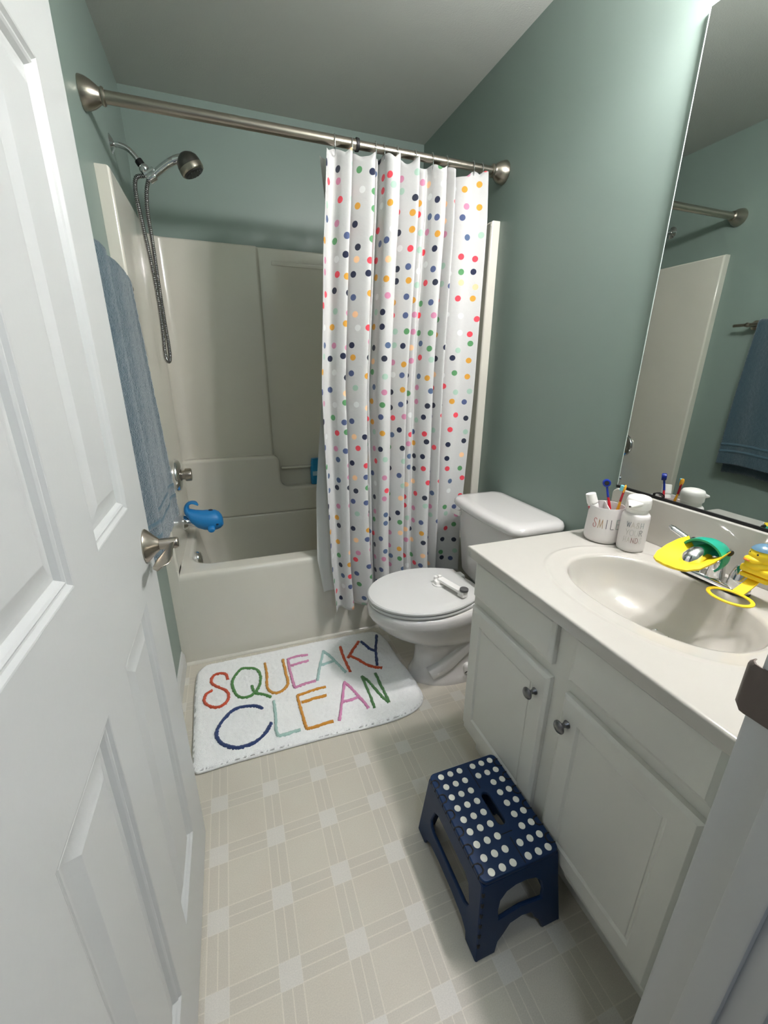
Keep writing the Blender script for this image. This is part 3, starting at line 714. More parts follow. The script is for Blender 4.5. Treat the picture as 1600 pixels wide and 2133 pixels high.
LET = {'S': ((206, 84, 52), [[(.187, -.189), (.182, -.158), (.163, -.143), (.136, -.142), (.122, -.166), (.129, -.197), (.154, -.227), (.18, -.254), (.191, -.286), (.184, -.319), (.161, -.338), (.137, -.334), (.112, -.314), (.098, -.279), (.106, -.248), (.128, -.234)]]),
 'Q': ((84, 138, 74), [[(.267, -.14), (.242, -.142), (.221, -.169), (.206, -.212), (.21, -.26), (.224, -.299), (.249, -.32), (.275, -.316), (.3, -.292), (.316, -.251), (.319, -.198), (.302, -.155), (.267, -.14)], [(.282, -.26), (.292, -.304), (.318, -.323), (.351, -.349)]]),
 'U': ((212, 150, 62), [[(.345, -.132), (.347, -.208), (.341, -.281), (.354, -.321), (.38, -.333), (.408, -.32), (.426, -.29), (.425, -.224), (.424, -.135)]]),
 'E': ((212, 142, 178), [[(.537, -.141), (.489, -.133), (.446, -.139)], [(.446, -.139), (.444, -.208), (.446, -.27), (.448, -.329)], [(.448, -.329), (.488, -.322), (.538, -.319)], [(.451, -.187), (.492, -.183), (.533, -.18)]]),
 'A': ((172, 204, 198), [[(.545, -.321), (.564, -.261), (.609, -.137)], [(.609, -.137), (.633, -.19), (.653, -.252), (.672, -.311)], [(.574, -.23), (.617, -.227), (.646, -.219)]]),
 'K': ((206, 84, 46), [[(.691, -.133), (.688, -.222), (.69, -.315)], [(.787, -.118), (.748, -.166), (.704, -.221)], [(.72, -.208), (.75, -.256), (.782, -.304), (.83, -.338)]]),
 'Y': ((46, 66, 112), [[(.798, -.122), (.815, -.176), (.839, -.218)], [(.886, -.1), (.847, -.201), (.815, -.313)]]),
 'C': ((46, 66, 112), [[(.315, -.401), (.288, -.378), (.251, -.37), (.207, -.372), (.174, -.408), (.151, -.449), (.149, -.484), (.171, -.525), (.209, -.554), (.254, -.559), (.295, -.543), (.32, -.517), (.34, -.484)]]),
 'L': ((172, 204, 194), [[(.359, -.376), (.358, -.448), (.353, -.521), (.357, -.554)], [(.357, -.554), (.394, -.551), (.437, -.551)]]),
 'E2': ((212, 146, 52), [[(.571, -.37), (.521, -.37), (.451, -.378)], [(.451, -.378), (.454, -.446), (.456, -.508), (.459, -.555)], [(.459, -.555), (.504, -.555), (.559, -.552)], [(.462, -.417), (.512, -.416), (.563, -.417)]]),
 'A2': ((216, 140, 182), [[(.58, -.559), (.6, -.507), (.65, -.369)], [(.65, -.369), (.669, -.417), (.689, -.483), (.703, -.539)], [(.611, -.474), (.649, -.474), (.686, -.468)]]),
 'N': ((84, 132, 78), [[(.725, -.544), (.729, -.478), (.73, -.359)], [(.73, -.359), (.75, -.404), (.771, -.493), (.789, -.537)], [(.789, -.537), (.79, -.46), (.791, -.359)]])}
for key, (rgb, strokes) in LET.items():
    mk = 'yarn_%d_%d_%d' % rgb
    if mk not in M: M[mk] = mat(mk, rgb, .95, bump=.8, bscale=380, vary=.15, sheen=.2)
    b = MB()
    for st in strokes:
        sp = spline([(x, y, 0) for x, y in st], 10); rings = []
        for i, p in enumerate(sp):
            d = (sp[min(i + 1, len(sp) - 1)] - sp[max(i - 1, 0)]).normalized(); nrm = Vector((-d.y, d.x, 0))
            hw = .0066 * (1.15 if key in 'CYK' else .92) * (1 + random.uniform(-.28, .28)); hw2 = .0066 * (1 + random.uniform(-.28, .28)); z = mat_base(p.x, p.y) + .0035 + .003 * _nz.noise((p.x * 22, p.y * 22, 5))
            a_, c_ = p + nrm * hw, p - nrm * hw2
            rings.append([(a_.x, a_.y, z - .006), (a_.x * .8 + p.x * .2, a_.y * .8 + p.y * .2, z + .0030), (p.x, p.y, z + .0054 + random.uniform(-.001, .001)), (c_.x * .8 + p.x * .2, c_.y * .8 + p.y * .2, z + .0030), (c_.x, c_.y, z - .006)])
        b.loft(rings, True, True, True)
    b.build('letter', mk, mt, ang=180)

# ================================================================== folding step stool
st = thing('step_stool', (.832, -1.155, 0), 'navy plastic folding step stool with white grip dots in front of the vanity', 'step stool')
TZ = .222; tx0, tx1, ty0, ty1 = .722, .931, -1.286, -1.014
b = MB(); slot = [(.839 + y, -1.150 + x) for x, y in capsule(0, 0, .032, .011)][::-1]
o_ = rrect(tx0, tx1, ty0, ty1, .016, 5)
b.plate(o_, [slot], TZ - .012, TZ, bev=.0035, seg=2)
b.build('top', 'navy', st, ang=50)
b = MB(); rim_o = rrect(tx0 + .001, tx1 - .001, ty0 + .001, ty1 - .001, .016, 5); rim_i = rrect(tx0 + .008, tx1 - .008, ty0 + .008, ty1 - .008, .012, 5)
b.plate(rim_o, [rim_i[::-1]], TZ - .026, TZ - .010); b.build('top_rim', 'navy', st, ang=50)
colsx = [.752, .7805, .809, .8505, .879, .9065]
for r in range(9):
    y = -1.032 - .0301 * r
    for c, x in enumerate(colsx):
        if 2 <= r <= 6 and c == 3: continue
        b = MB(); b.lathe([(.0001, 0), (.0082, 0), (.0082, .0008), (.0074, .0014), (.0001, .0014)], frame((x, y, TZ - .0001), (0, 0, 1)), 14); b.build('grip_dot', 'stooldot', st)
# hinge notches along the two long edges, folding seams on top
for xs, sg in ((tx0, 1), (tx1, -1)):
    for k in range(6):
        b = MB(); y = -1.034 - .0425 * k
        x0 = xs + sg * .0012; x1 = xs + sg * .016
        pts = [(x0 - sg * .0012, y + .001, TZ - .010), (x0, y, TZ - .0015), (x1 - sg * .005, y - .001, TZ), (x1, y - .006, TZ), (x1, y - .016, TZ), (x1 - sg * .005, y - .021, TZ), (x0, y - .022, TZ - .0015), (x0 - sg * .0012, y - .023, TZ - .010)]
        b.tube(pts, .0021, 6); b.build('hinge_notch', 'gasket', st)
for (p, q) in (((.836, -1.225), (.836, -1.283)), ((.836, -1.030), (.836, -1.095)), ((.820, -1.213), (.850, -1.213))):
    b = MB(); b.tube([(p[0], p[1], TZ), (q[0], q[1], TZ)], .001, 5); b.build('fold_seam', 'gasket', st)
# legs: long side frames (x = const, splayed) and short end frames
def splay(pts, x_top, x_bot, th, along):
    # pts are (u, z) outlines; along 'y' -> plate spans y and its x leans with z
    return None
def lean_plate(outer, holes, lo_pos, hi_pos, thick, axis):
    b = MB(); b.plate(outer, holes, 0, thick, Matrix(), bev=.0025, seg=1)
    v2 = []
    for u, z, d in b.v:
        t = z / TZ; pos = lo_pos + (hi_pos - lo_pos) * t
        sg = 1 if hi_pos > lo_pos else -1
        if axis == 'x': v2.append((pos + sg * d, u, z))
        else: v2.append((u, pos + sg * d, z))
    b.v = v2; return b
yb0, yb1, yt0, yt1 = -1.312, -.998, -1.283, -1.017
side = [(yb0, .001), (yb0 + .046, .001), (yb0 + .052, .022), (yb0 + .072, .034), (-1.19, .040), (-1.12, .040), (yb1 - .072, .034), (yb1 - .052, .022), (yb1 - .046, .001), (yb1, .001), (yt1, TZ - .012), (yt0, TZ - .012)]
hole = [(-1.250, .090), (-1.256, .105), (-1.240, .150), (-1.222, .160), (-1.088, .160), (-1.070, .150), (-1.056, .105), (-1.062, .090), (-1.075, .083), (-1.237, .083)][::-1]
for lo, hi in ((.7065, .7235), (.9445, .9295)):
    lean_plate(side, [hole], lo, hi, .009, 'x').build('side_frame', 'navy', st, ang=40)
xb0, xb1, xt0, xt1 = .7075, .9435, .724, .929
arch = [(xb0, .001), (xb0 + .052, .001), (xb0 + .060, .030), (xb0 + .075, .045), (.800, .066), (.832, .072), (.858, .066), (xb1 - .075, .045), (xb1 - .060, .030), (xb1 - .052, .001), (xb1, .001), (xt1, TZ - .012), (xt0, TZ - .012)]
hole2 = [(.768, .096), (.766, .120), (.772, .148), (.788, .165), (.812, .172), (.842, .172), (.866, .165), (.882, .148), (.888, .120), (.886, .096), (.86, .100), (.826, .104), (.794, .100)][::-1]
for lo, hi in ((-1.3115, -1.284), (-.9985, -1.016)):
    lean_plate(arch, [hole2], lo, hi, .009, 'y').build('end_frame', 'navy', st, ang=40)
for k in range(6):
    z = .040 + .028 * k; t = z / TZ; y = -1.3115 + .0275 * t; x = .7065 + .017 * t
    b = MB(); b.box((x + .0015, y - .0008, z), (x + .0085, y + .004, z + .011), .001, 1); b.build('corner_slot', 'gasket', st)
# ================================================================== vanity cabinet
# the vanity and what stands on it are drawn to their own scale, then set at 31 inch counter height
XF[0] = Matrix.Translation((.0141, -.0794, .0573)) @ Matrix.Scale(.955, 4)
WL, YL, ZL = 1.5225, -1.5377, -.060      # right wall, door wall and floor in the vanity's drawing units
VL = -.757
vc = thing('vanity_cabinet', (1.23, -1.15, ZL), 'off white painted vanity cabinet with two doors under the sink', 'cabinet')
FXX = .983
b = MB(); b.box((FXX + .0126, VL - .034, .085), (WL - .002, VL - .018, .7335)); b.box((1.045, VL - .034, ZL), (WL - .002, VL - .018, .0849)); b.build('side_panel', 'cab', vc)
b = MB(); b.box((FXX + .0126, YL + .003, .085), (WL - .002, VL - .0345, .101)); b.build('bottom_panel', 'cab', vc)
b = MB(); b.box((WL - .010, YL + .003, .1015), (WL - .002, VL - .0345, .50)); b.build('back_panel', 'cab', vc)
b = MB(); b.box((1.045, YL + .003, ZL), (1.060, VL - .0345, .0845)); b.build('toe_kick', 'cab', vc)
fr = rect(YL + .003, VL - .018, .072, .7345)
fholes = [rect(-1.118, -.815, .620, .722)[::-1], rect(-1.118, -.815, .120, .560)[::-1], rect(-1.487, -1.205, .620, .722)[::-1], rect(-1.487, -1.205, .120, .560)[::-1]]
b = MB(); b.plate(fr, fholes, FXX, FXX + .0125, YZ, bev=.0012, seg=1); b.build('face_frame', 'cab', vc)
def slab_front(y0, y1, z0, z1, name):
    b = MB(); b.loft([[(x, y, z) for y, z in rect(y0 + o_, y1 - o_, z0 + o_, z1 - o_)] for o_, x in ((0, FXX - .0005), (0, FXX - .012), (.002, FXX - .014), (.010, FXX - .0172), (.0115, FXX - .018))], True, True, True)
    return b.build(name, 'cab', vc, ang=14)
slab_front(-1.133, -.788, .612, .735, 'drawer_front')
slab_front(-1.500, -1.188, .612, .738, 'false_front')
def cab_door(y0, y1, z0, z1, ky, kz):
    b = MB(); st_ = ((0, -.0005), (0, -.012), (.002, -.014), (.008, -.0175), (.0095, -.018), (.050, -.018), (.0515, -.0170), (.056, -.0128), (.060, -.0128), (.0615, -.0142), (.066, -.0142))
    b.loft([[(FXX + dx, y, z) for y, z in rect(y0 + o_, y1 - o_, z0 + o_, z1 - o_)] for o_, dx in st_], True, True, True)
    d_ = b.build('cabinet_door', 'cab', vc, ang=14)
    k_ = MB(); k_.lathe([(.001, 0), (.0095, 0), (.0095, .002), (.0065, .006), (.0052, .011), (.006, .016), (.012, .019), (.0155, .0225), (.0155, .0245), (.0125, .028), (.006, .0298), (.001, .030)], frame((FXX - .018, ky, kz), (-1, 0, 0)), 24)
    k_.build('knob', 'pewter', d_)
cab_door(-1.137, -.788, .112, .577, -1.100, .508)
cab_door(-1.500, -1.186, .106, .576, -1.211, .508)

# ================================================================== vanity top with integral basin
vt = thing('countertop', (1.21, -1.15, .735), 'glossy cream vanity top with moulded oval basin and backsplash', 'countertop')
cx0, cx1, cy0, cy1 = .953, WL, YL + .0008, VL
bcx, bcy, ba, bb = 1.235, -1.155, .157, .222
angs = sorted(set([2 * pi * k / 96 for k in range(96)] + [math.atan2(y - bcy, x - bcx) % (2 * pi) for x in (cx0, cx1) for y in (cy0, cy1)]))
def rect_ring(x0, x1, y0, y1, z):
    out = []
    for a in angs:
        c, s_ = math.cos(a), math.sin(a); t = min((x1 - bcx) / c if c > 1e-9 else ((x0 - bcx) / c if c < -1e-9 else 9e9), (y1 - bcy) / s_ if s_ > 1e-9 else ((y0 - bcy) / s_ if s_ < -1e-9 else 9e9))
        out.append((bcx + c * t, bcy + s_ * t, z))
    return out
def ell_ring(k, z, add=0., dx=0.):
    out = []
    for a in angs:
        c, s_ = math.cos(a), math.sin(a); A, B = ba * k + add, bb * k + add; r = 1 / ((abs(c) / A) ** 2.2 + (abs(s_) / B) ** 2.2) ** (1 / 2.2)
        out.append((min(bcx + dx + c * r, cx1 - .0205), bcy + s_ * r, z))
    return out
CZ = .769
b = MB()
b.loft([rect_ring(cx0 + .004, cx1, cy0, cy1 - .004, .735), rect_ring(cx0, cx1, cy0, cy1, .738), rect_ring(cx0, cx1, cy0, cy1, .7635), rect_ring(cx0 + .0016, cx1, cy0, cy1 - .0016, .7675), rect_ring(cx0 + .0055, cx1, cy0, cy1 - .0055, CZ), rect_ring(cx0 + .009, cx1, cy0, cy1 - .009, CZ),
        ell_ring(1, CZ, .064), ell_ring(1, CZ, .060), ell_ring(1, CZ + .0016, .056), ell_ring(1, CZ + .0018, .050), ell_ring(1, CZ - .001, .042), ell_ring(1, CZ - .002, .018), ell_ring(1, CZ - .0022, .010), ell_ring(1, CZ - .004, .003), ell_ring(1, CZ - .010, -.002), ell_ring(.965, .742), ell_ring(.90, .712), ell_ring(.80, .684), ell_ring(.66, .662), ell_ring(.48, .648), ell_ring(.28, .641), ell_ring(.13, .638, 0, .03)], True, False, True)
b.build('top', 'marble', vt, ang=75)
BSX = 1.449; CT = (XF[0] @ Vector((0, 0, CZ))).z; keep = XF[0]; XF[0] = None
b = MB(); b.plate([(-.802, CT - .002), (-.802, .905), (-.806, .914), (-.818, .9215), (YF + .001, .9215), (YF + .001, CT - .002)], [], BSX, W - .0008, YZ, bev=.004, seg=2); b.build('backsplash', 'marble', vt, ang=50)
XF[0] = keep
b = MB(); b.lathe([(.001, 0), (.024, 0), (.024, .003), (.020, .0045), (.017, .003), (.001, .005)], frame((bcx + .045, bcy - .005, .640), (0, 0, 1)), 24); b.build('drain', 'chrome', vt)

# ================================================================== faucet
fa = thing('faucet', (1.425, -1.165, CZ), 'chrome two handle faucet on the vanity top under the mirror', 'faucet')
fx, fy = 1.424, -1.165
def cap_y(hy_, r, z, xo=0): return [(fx + xo + y, fy + x, z) for x, y in capsule(0, 0, hy_, r, 10)]
b = MB(); b.loft([cap_y(.056, .0245, CZ + .0019), cap_y(.056, .0245, CZ + .0045)], True, True, True); b.build('gasket', 'gasket', fa)
b = MB(); b.loft([cap_y(.056, .0238, CZ + .0045), cap_y(.056, .0238, CZ + .011), cap_y(.056, .0225, CZ + .015), cap_y(.055, .018, CZ + .018)], True, True, True); b.build('base', 'chrome', fa, ang=50)
b = MB(); sp = spline([(fx, fy, CZ + .012), (fx - .002, fy, CZ + .045), (fx - .016, fy, CZ + .075), (fx - .05, fy, CZ + .092), (fx - .085, fy, CZ + .092), (fx - .108, fy, CZ + .082), (fx - .118, fy, CZ + .066)], 8)
b.tube(sp, [lerp(i / (len(sp) - 1), [0, .15, .5, .85, 1], [.021, .017, .0175, .0225, .0185]) for i in range(len(sp))], 20); b.build('spout', 'chrome', fa, ang=60)
b = MB(); b.tube([(fx + .018, fy, CZ + .012), (fx + .018, fy, CZ + .088)], .0025, 8); b.lathe([(.001, 0), (.008, 0), (.009, .003), (.001, .005)], frame((fx + .018, fy, CZ + .086), (0, 0, 1)), 14); b.build('lift_rod', 'chrome', fa)
for sg in (-1, 1):
    hyc = fy + sg * .053
    b = MB(); b.lathe([(.001, .012), (.0235, .012), (.0235, .020), (.0215, .034), (.0222, .0345), (.0222, .0365), (.019, .050), (.0155, .062), (.011, .070), (.001, .073)], frame((fx, hyc, CZ), (0, 0, 1)), 24)
    o = b.build('handle', 'chrome', fa, ang=50)
    lvp = spline([(fx, hyc, CZ + .066), (fx, hyc + sg * .015, CZ + .078), (fx - .001, hyc + sg * .04, CZ + .088), (fx - .003, hyc + sg * .07, CZ + .098), (fx - .004, hyc + sg * .083, CZ + .103)], 6)
    b = MB(); b.tube(lvp, [lerp(i / (len(lvp) - 1), [0, .3, .8, 1], [.011, .0092, .0100, .0065]) for i in range(len(lvp))], 14, flat=.75); b.build('lever', 'chrome', o, ang=60)

# duck bill spout extender
db = thing('spout_extender', (1.33, fy, .85), 'green and yellow duck bill extender on the faucet spout', 'faucet extender')
b = MB(); rings = []
for x, hw, zc, hh in ((1.412, .024, .855, .020), (1.402, .033, .855, .029), (1.384, .042, .855, .037), (1.364, .048, .855, .041), (1.346, .050, .853, .041)):
    # open hood: from lower left, over the top, to lower right
    outer = [(x, fy + hw * math.sin(a), zc + hh * math.cos(a)) for a in [math.radians(-128 + 256 * k / 24) for k in range(25)]]
    inner_ = [(x, fy + (hw - .005) * math.sin(a), zc + (hh - .005) * math.cos(a)) for a in [math.radians(128 - 256 * k / 24) for k in range(25)]]
    rings.append(outer + inner_)
b.loft(rings, True, True, True); b.build('hood', 'green', db, ang=50)
for sg in (-1, 1):
    b = MB(); b.sphere((1.375, fy + sg * .0440, .874), .009, 14, 10, (1.3, .5, .8)); b.build('eye', 'black', db)
b = MB(); rings = []
for t, hw, zc in ((0, .049, .848), (.2, .054, .846), (.45, .056, .842), (.7, .052, .840), (.88, .040, .842), (.97, .024, .846), (1, .008, .849)):
    x = 1.366 - .140 * t; n_ = 14; dish = .034 * (1 - .97 * t ** 1.4)
    up = [(x, fy + hw * (2 * k / n_ - 1), zc + dish * abs(2 * k / n_ - 1) ** 2.2 + .0022) for k in range(n_ + 1)]
    dn = [(x, y, z - .0042) for _, y, z in up[::-1]]
    rings.append(up + dn)
b.loft(rings, True, True, True); b.build('bill', 'yellow', db, ang=60)

# duck handle extender
dk = thing('handle_extender', (1.42, -1.245, .80), 'yellow duck faucet handle extender with ring pull over the basin', 'faucet extender')
dc = Vector((1.418, -1.250, .880)); fdir = Vector((-.80, .30, -.30)).normalized()
b = MB(); b.sphere(dc, .026, 20, 14, (1.0, 1.0, .95)); b.sphere(dc + Vector((-.004, .002, -.022)), .025, 18, 12, (1, 1, .55)); b.build('head', 'yellow', dk, ang=60)
b = MB(); b.sphere(dc + fdir * .019 + Vector((0, 0, -.004)), .016, 18, 12, (.9, 1.2, .55)); b.build('bill', 'yellow', dk, ang=60)
b = MB(); b.sphere(dc + fdir * .0315 + Vector((0, .002, -.001)), .0085, 14, 8, (.5, 1.1, .35)); b.build('beak_mark', 'orange', dk)
sd = fdir.cross(Vector((0, 0, 1))).normalized()
for sg in (-1, 1):
    b = MB(); b.sphere(dc + fdir * .0225 + sd * (.0095 * sg) + Vector((0, 0, .0128)), .0028, 10, 8); b.build('eye', 'black', dk)
b = MB(); capv = []
for k in range(7):
    el = math.radians(28 + 62 * k / 6); capv.append([dc + Vector((.0275 * math.cos(el) * math.cos(a), .0275 * math.cos(el) * math.sin(a), .0265 * math.sin(el) + .0012)) for a in [2 * pi * q / 24 for q in range(24)]])
b.loft(capv, True, True, True); b.build('cap', 'bluegrey', dk, ang=60)
b = MB(); b.box((1.395, -1.285, .836), (1.440, -1.222, .854), .006, 2); b.box((1.398, -1.283, .822), (1.438, -1.224, .834), .005, 2); b.build('sleeve', 'yellow', dk)
# strap and ring, one flexible piece
rc = Vector((1.318, -1.262, .800)); b = MB()
sp = spline([(1.418, -1.252, .826), (1.405, -1.252, .818), (1.385, -1.254, .810), (1.365, -1.256, .804), (1.350, -1.258, .801)], 5)
b.loft([[p + Vector((-.0, .0115, 0)) + Vector((0, 0, .0018)), p + Vector((0, -.0115, 0)) + Vector((0, 0, .0018)), p + Vector((0, -.0115, -.0018)), p + Vector((0, .0115, -.0018))] for p in sp], True, True, True)
oo = [(rc.x + .036 * math.cos(a), rc.y + .046 * math.sin(a)) for a in [2 * pi * k / 40 for k in range(40)]]
ii = [(rc.x + .0285 * math.cos(a), rc.y + .0375 * math.sin(a)) for a in [2 * pi * k / 40 for k in range(40)]]
b.plate(oo, [ii[::-1]], .798, .802, bev=.001, seg=1); b.build('ring_pull', 'yellow', dk, ang=50)
b = MB(); b.tube([(1.432, -1.283, .84), (1.431, -1.290, .818)], .0028, 8); b.build('toggle_stem', 'black', dk)
b = MB(); b.sphere((1.431, -1.291, .811), .0062, 12, 8, (1, 1, 1.25)); b.build('toggle', 'yellow', dk)

# ================================================================== stroke lettering on round surfaces
GL = {'S': [[(.78, .86), (.66, .98), (.45, 1), (.26, .9), (.22, .74), (.36, .6), (.6, .5), (.76, .36), (.76, .16), (.58, .02), (.34, 0), (.14, .12), (.1, .3), (.22, .42)]], 'M': [[(.05, 0), (.2, 1), (.5, .05), (.82, 1), (.95, 0)]], 'I': [[(.5, 0), (.5, 1)]], 'L': [[(.2, 1), (.2, 0), (.85, 0)]], 'E': [[(.85, 1), (.2, 1), (.2, 0), (.85, 0)], [(.2, .52), (.75, .52)]],
      'W': [[(.02, 1), (.28, 0), (.5, .9), (.74, 0), (1, 1)]], 'A': [[(.05, 0), (.5, 1), (.95, 0)], [(.22, .36), (.8, .36)]], 'H': [[(.15, 0), (.15, 1)], [(.85, 0), (.85, 1)], [(.15, .42), (.85, .42)]], 'Y': [[(.05, 1), (.5, .5), (.95, 1)], [(.5, .5), (.5, 0)]], 'O': [[(.5 + .48 * math.cos(a), .5 + .5 * math.sin(a)) for a in [2 * pi * k / 20 for k in range(21)]]],
      'U': [[(.12, 1), (.12, .3), (.25, .06), (.5, 0), (.75, .06), (.88, .3), (.88, 1)]], 'R': [[(.15, 0), (.15, 1), (.55, 1), (.8, .9), (.82, .7), (.6, .52), (.15, .48)], [(.5, .5), (.9, 0)]], 'N': [[(.12, 0), (.12, 1), (.88, 0), (.88, 1)]], 'D': [[(.15, 0), (.15, 1), (.5, .96), (.8, .75), (.86, .5), (.8, .25), (.5, .04), (.15, 0)]]}
def cyl_text(parent, text, rgbs, c, rad, ang0, z0, h, adv, wd, tk=.00075):
    # ang0: centre angle of the word; letters run left to right as seen from outside
    n = len(text); tot = adv * n
    for i, ch in enumerate(text):
        b = MB()
        for stt in GL[ch]:
            P = []
            for k in range(len(stt) - 1):
                for q in range(4):
                    t = q / 4; P.append((stt[k][0] * (1 - t) + stt[k + 1][0] * t, stt[k][1] * (1 - t) + stt[k + 1][1] * t))
            P.append(stt[-1]); pts = []
            for u, v in P:
                sarc = -tot / 2 + adv * i + u * wd; z = z0 + v * h; r = rad(z) + .0002; a = ang0 + sarc / r
                pts.append((c[0] + r * math.cos(a), c[1] + r * math.sin(a), z))
            b.tube(pts, tk, 5)
        mk = 'print_%d_%d_%d' % rgbs[i]
        if mk not in M: M[mk] = mat(mk, rgbs[i], .7)
        b.build('letter', mk, parent)

# toothbrush holder
TB = (1.384, -.850)
th = thing('toothbrush_holder', (TB[0], TB[1], CZ), 'matte white cup lettered SMILE holding brushes by the backsplash', 'cup')
def cup_r(z): return lerp(z, [.7695, .774, .784, .80, .882], [.045, .0515, .0535, .053, .0495])
b = MB(); b.lathe([(.001, .7692), (.044, .7692), (.0495, .7715), (.0530, .7790), (.0535, .786), (.053, .80), (.0495, .881), (.0485, .8822), (.0472, .881), (.049, .80), (.048, .785), (.001, .783)], Matrix.Translation((TB[0], TB[1], 0)), 48); b.build('cup', 'ceramic', th, ang=60)
b = MB(); dv = frame((TB[0], TB[1], 0), (0, 0, 1), (.62, .78, 0)); b.box((-.047, -.0014, .782), (.047, .0014, .8805), .0006, 1, dv); b.build('divider', 'ceramic', th)
ca = math.atan2(-1.7642 - TB[1], .313 - TB[0])
cyl_text(th, 'SMILE', [(176, 84, 84), (176, 140, 96), (60, 64, 84), (50, 54, 60), (150, 170, 160)], TB, cup_r, ca + .16, .820, .029, .0165, .0145)
# toothpaste tube
tp_ = thing('toothpaste_tube', (1.368, -.827, .80), 'toothpaste tube with white cap leaning in the SMILE cup', 'toothpaste')
ax0 = Vector((1.376, -.843, .79)); ax1 = Vector((1.354, -.820, .884)); axd = (ax1 - ax0).normalized(); fm = frame(ax1, axd)
b = MB(); b.lathe([(.001, -.003), (.0145, -.003), (.0155, 0), (.0158, .002), (.0148, .028), (.0138, .030), (.0125, .0285), (.001, .0285)], fm, 24); b.build('cap', 'white', tp_)
b = MB(); rings = []
for d_, rx, ry in ((0, .0135, .0135), (-.004, .0150, .0150), (-.03, .0150, .0135), (-.06, .0165, .0085), (-.092, .0185, .0015)):
    rings.append([fm @ Vector((rx * math.cos(a), ry * math.sin(a), d_ - .003)) for a in [2 * pi * k / 24 for k in range(24)]])
b.loft(rings, True, True, True); b.build('tube', 'white', tp_)
b = MB(); rings = []
for d_, rx, ry in ((-.004, .0153, .0153), (-.03, .0153, .0138), (-.055, .0165, .0095)):
    rings.append([fm @ Vector((rx * math.cos(a), ry * math.sin(a), d_ - .003)) for a in [math.radians(60 + 130 * k / 12) for k in range(13)]])
b.loft(rings, False); o = b.build('red_print', 'red', tp_)
# toothbrushes
def brush(name, foot, head, label, hm, gm, cover):
    t_ = thing(name, foot, label, 'toothbrush', 'toothbrushes in the cup')
    f_, h_ = Vector(foot), Vector(head); d_ = (h_ - f_)
    P = spline([f_, f_ + d_ * .35 + Vector((.002, .001, 0)), f_ + d_ * .62 + Vector((.003, .001, 0)), f_ + d_ * .80, h_], 6); nn = len(P)
    k0 = int(nn * .68)
    b = MB(); b.tube(P[:k0 + 1], [lerp(i / nn, [0, .2, .5, .7], [.0052, .0060, .0050, .0036]) for i in range(k0 + 1)], 10, flat=.75); b.build('grip', gm, t_)
    b = MB(); b.tube(P[k0:], [lerp(i / max(1, nn - k0 - 1), [0, .6, 1], [.0036, .0032, .0034]) for i in range(nn - k0)], 10); b.build('neck', hm if cover else 'red', t_)
    return t_, d_.normalized(), h_
t_, d_, h_ = brush('toothbrush', (1.399, -.873, .786), (1.390, -.829, .938), 'blue and red toothbrush with a round blue head cover', 'blue', 'red', True)
fmb = frame(h_ + d_ * .008, (-.62, -.78, .06), d_)
b = MB(); b.lathe([(.001, -.007), (.0105, -.007), (.0118, -.005), (.0118, .005), (.0105, .007), (.0085, .0075), (.0083, .0062), (.001, .0060)], fmb, 24); b.build('head_cover', 'blue', t_)
b = MB(); b.sphere(fmb @ Vector((0, 0, .0062)), .0068, 14, 8, (1, 1, .12), fmb.to_3x3().to_4x4()); b.build('cover_print', 'dark', t_)
t_, d_, h_ = brush('toothbrush', (1.384, -.871, .786), (1.393, -.889, .938), 'red toothbrush with a yellow head and aqua bristles', 'brushyellow', 'brushyellow', False)
b = MB(); fmb = frame(h_ - d_ * .006, d_, (-.55, .8, 0)); b.lathe([(.0008, -.004), (.004, 0), (.0062, .008), (.0066, .014), (.0052, .021), (.0008, .024)], fmb, 16, sx=.55, sy=1); b.build('head', 'brushyellow', t_)
b = MB(); b.box((.003, -.0042, .004), (.0125, .0042, .020), .001, 1, fmb); b.build('bristles', 'bristle', t_)

# soap dispenser
SB = (1.402, -.937)
sd_ = thing('soap_dispenser', (SB[0], SB[1], CZ), 'white pump bottle lettered WASH YOUR HANDS beside the basin', 'soap dispenser')
def soap_r(z): return lerp(z, [.7695, .776, .785, .868, .878, .886], [.033, .0365, .0372, .0372, .0365, .031])
b = MB(); b.lathe([(.001, .7692), (.032, .7692), (.0355, .772), (.0372, .780), (.0372, .870), (.0362, .878), (.033, .883), (.0265, .886), (.001, .886)], Matrix.Translation((SB[0], SB[1], 0)), 44); b.build('bottle', 'ceramic', sd_, ang=60)
b = MB(); b.lathe([(.001, .886), (.0285, .886), (.0285, .897), (.001, .897)], Matrix.Translation((SB[0], SB[1], 0)), 32); b.build('collar', 'white', sd_)
b = MB(); b.lathe([(.001, .8975), (.031, .8975), (.0325, .900), (.0325, .918), (.0315, .926), (.028, .932), (.018, .9355), (.001, .9365)], Matrix.Translation((SB[0], SB[1], 0)), 36)
na = math.radians(196); nd = Vector((math.cos(na), math.sin(na), 0)); ns = Vector((-nd.y, nd.x, 0)); rings = []
for t, hw, z0_, z1_ in ((.010, .028, .903, .9345), (.024, .0225, .904, .930), (.036, .0140, .905, .9225), (.047, .0075, .906, .917), (.053, .0055, .907, .9145)):
    c_ = Vector((SB[0], SB[1], 0)) + nd * t; zc = (z0_ + z1_) / 2; hh = (z1_ - z0_) / 2
    rings.append([c_ + ns * (hw * math.cos(a)) + Vector((0, 0, zc + hh * math.sin(a))) for a in [2 * pi * k / 16 for k in range(16)]])
b.loft(rings, True, True, True); b.build('pump_head', 'white', sd_, ang=60)
b = MB(); c_ = Vector((SB[0], SB[1], 0)) + nd * .0535; b.lathe([(.0001, 0), (.0024, 0), (.002, .0006), (.0001, .0006)], frame(c_ + Vector((0, 0, .911)), nd), 12); b.build('nozzle_hole', 'dark', sd_)
ca = math.atan2(-1.7642 - SB[1], .313 - SB[0])
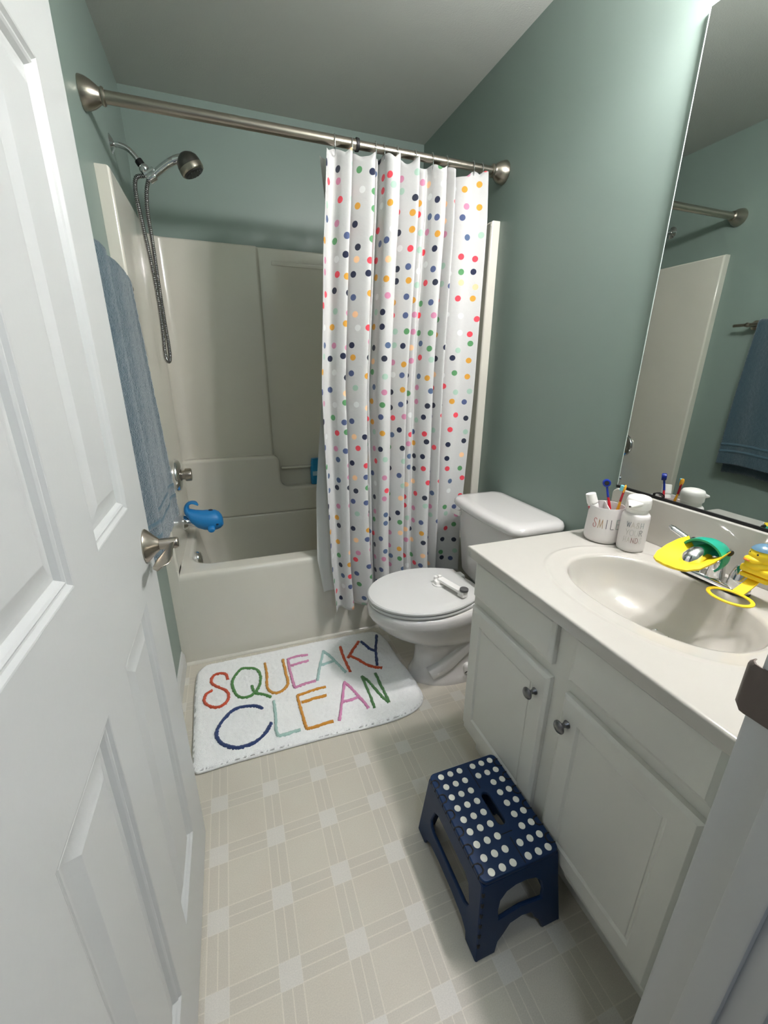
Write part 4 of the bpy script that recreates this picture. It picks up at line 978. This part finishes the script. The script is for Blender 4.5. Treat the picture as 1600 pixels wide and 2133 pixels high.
LG = (150, 156, 160); LB = (150, 120, 116)
cyl_text(sd_, 'WASH', [(96, 110, 124), (196, 186, 178), (186, 178, 168), LG], SB, soap_r, ca + .12, .846, .017, .0118, .0105, .0006)
cyl_text(sd_, 'YOUR', [(196, 190, 186), (186, 186, 184), (200, 198, 194), (120, 122, 130)], SB, soap_r, ca + .12, .823, .017, .0118, .0105, .0006)
cyl_text(sd_, 'HANDS', [(206, 200, 196), (206, 200, 190), (160, 110, 110), (146, 108, 104), (212, 210, 206)], SB, soap_r, ca + .12, .800, .017, .0105, .009, .0006)

XF[0] = None
# ================================================================== mirror
mi = thing('wall_mirror', (1.46, -1.17, .925), 'frameless wall mirror above the vanity backsplash', 'mirror')
MY0, MY1, MZ0, MZ1 = YF + .002, -.806, .926, 2.073
b = MB(); b.box((1.4592, MY0, MZ0), (1.4655, MY1 - .0035, MZ1)); b.build('glass', 'mirror', mi, smooth=False)
b = MB(); b.box((1.4590, MY1 - .0034, MZ0), (1.4650, MY1, MZ1), .0008, 1); b.build('glass_edge_glint', 'edgeglint', mi)  # thin pale strip, a glint painted along the edge of the glass
b = MB(); b.box((1.4565, MY0, MZ0 - .004), (W - .001, MY1, MZ0 + .0035)); b.box((1.4655, MY0, MZ0), (W - .001, MY1, MZ1)); b.build('backing', 'gasket', mi, smooth=False)
b = MB(); b.tube(spline([(1.4575, -.935, .928), (1.4555, -.936, .936), (1.4555, -.950, .940), (1.4555, -.962, .936), (1.4575, -.965, .928)], 5), .0018, 8); b.build('mirror_clip', 'gasket', mi)

# ================================================================== lights
vl = thing('vanity_light', (1.44, -1.17, 2.15), 'two globe vanity light bar above the mirror', 'light')
b = MB(); b.box((1.440, -1.38, 2.105), (W - .0005, -.95, 2.195), .006); b.build('backplate', 'nickel', vl)
for y in (-1.05, -1.28):
    b = MB(); b.lathe([(.001, 0), (.022, 0), (.022, .03), (.012, .034), (.001, .034)], frame((1.44, y, 2.150), (-1, 0, 0)), 18); b.build('socket', 'nickel', vl)
    b = MB(); b.sphere((1.368, y, 2.150), .047, 24, 16); b.build('globe', 'globe', vl)
hl = MB(); hl.lathe([(.001, 0), (.10, 0), (.15, .02), (.16, .05), (.16, .055), (.001, .055)], Matrix.Translation((.5, -2.45, H - .056)), 28)
tag(hl.build('hall_ceiling_light', 'halllamp', loc=(.5, -2.45, H - .056)), 'round flush hall ceiling light outside the doorway', 'light')
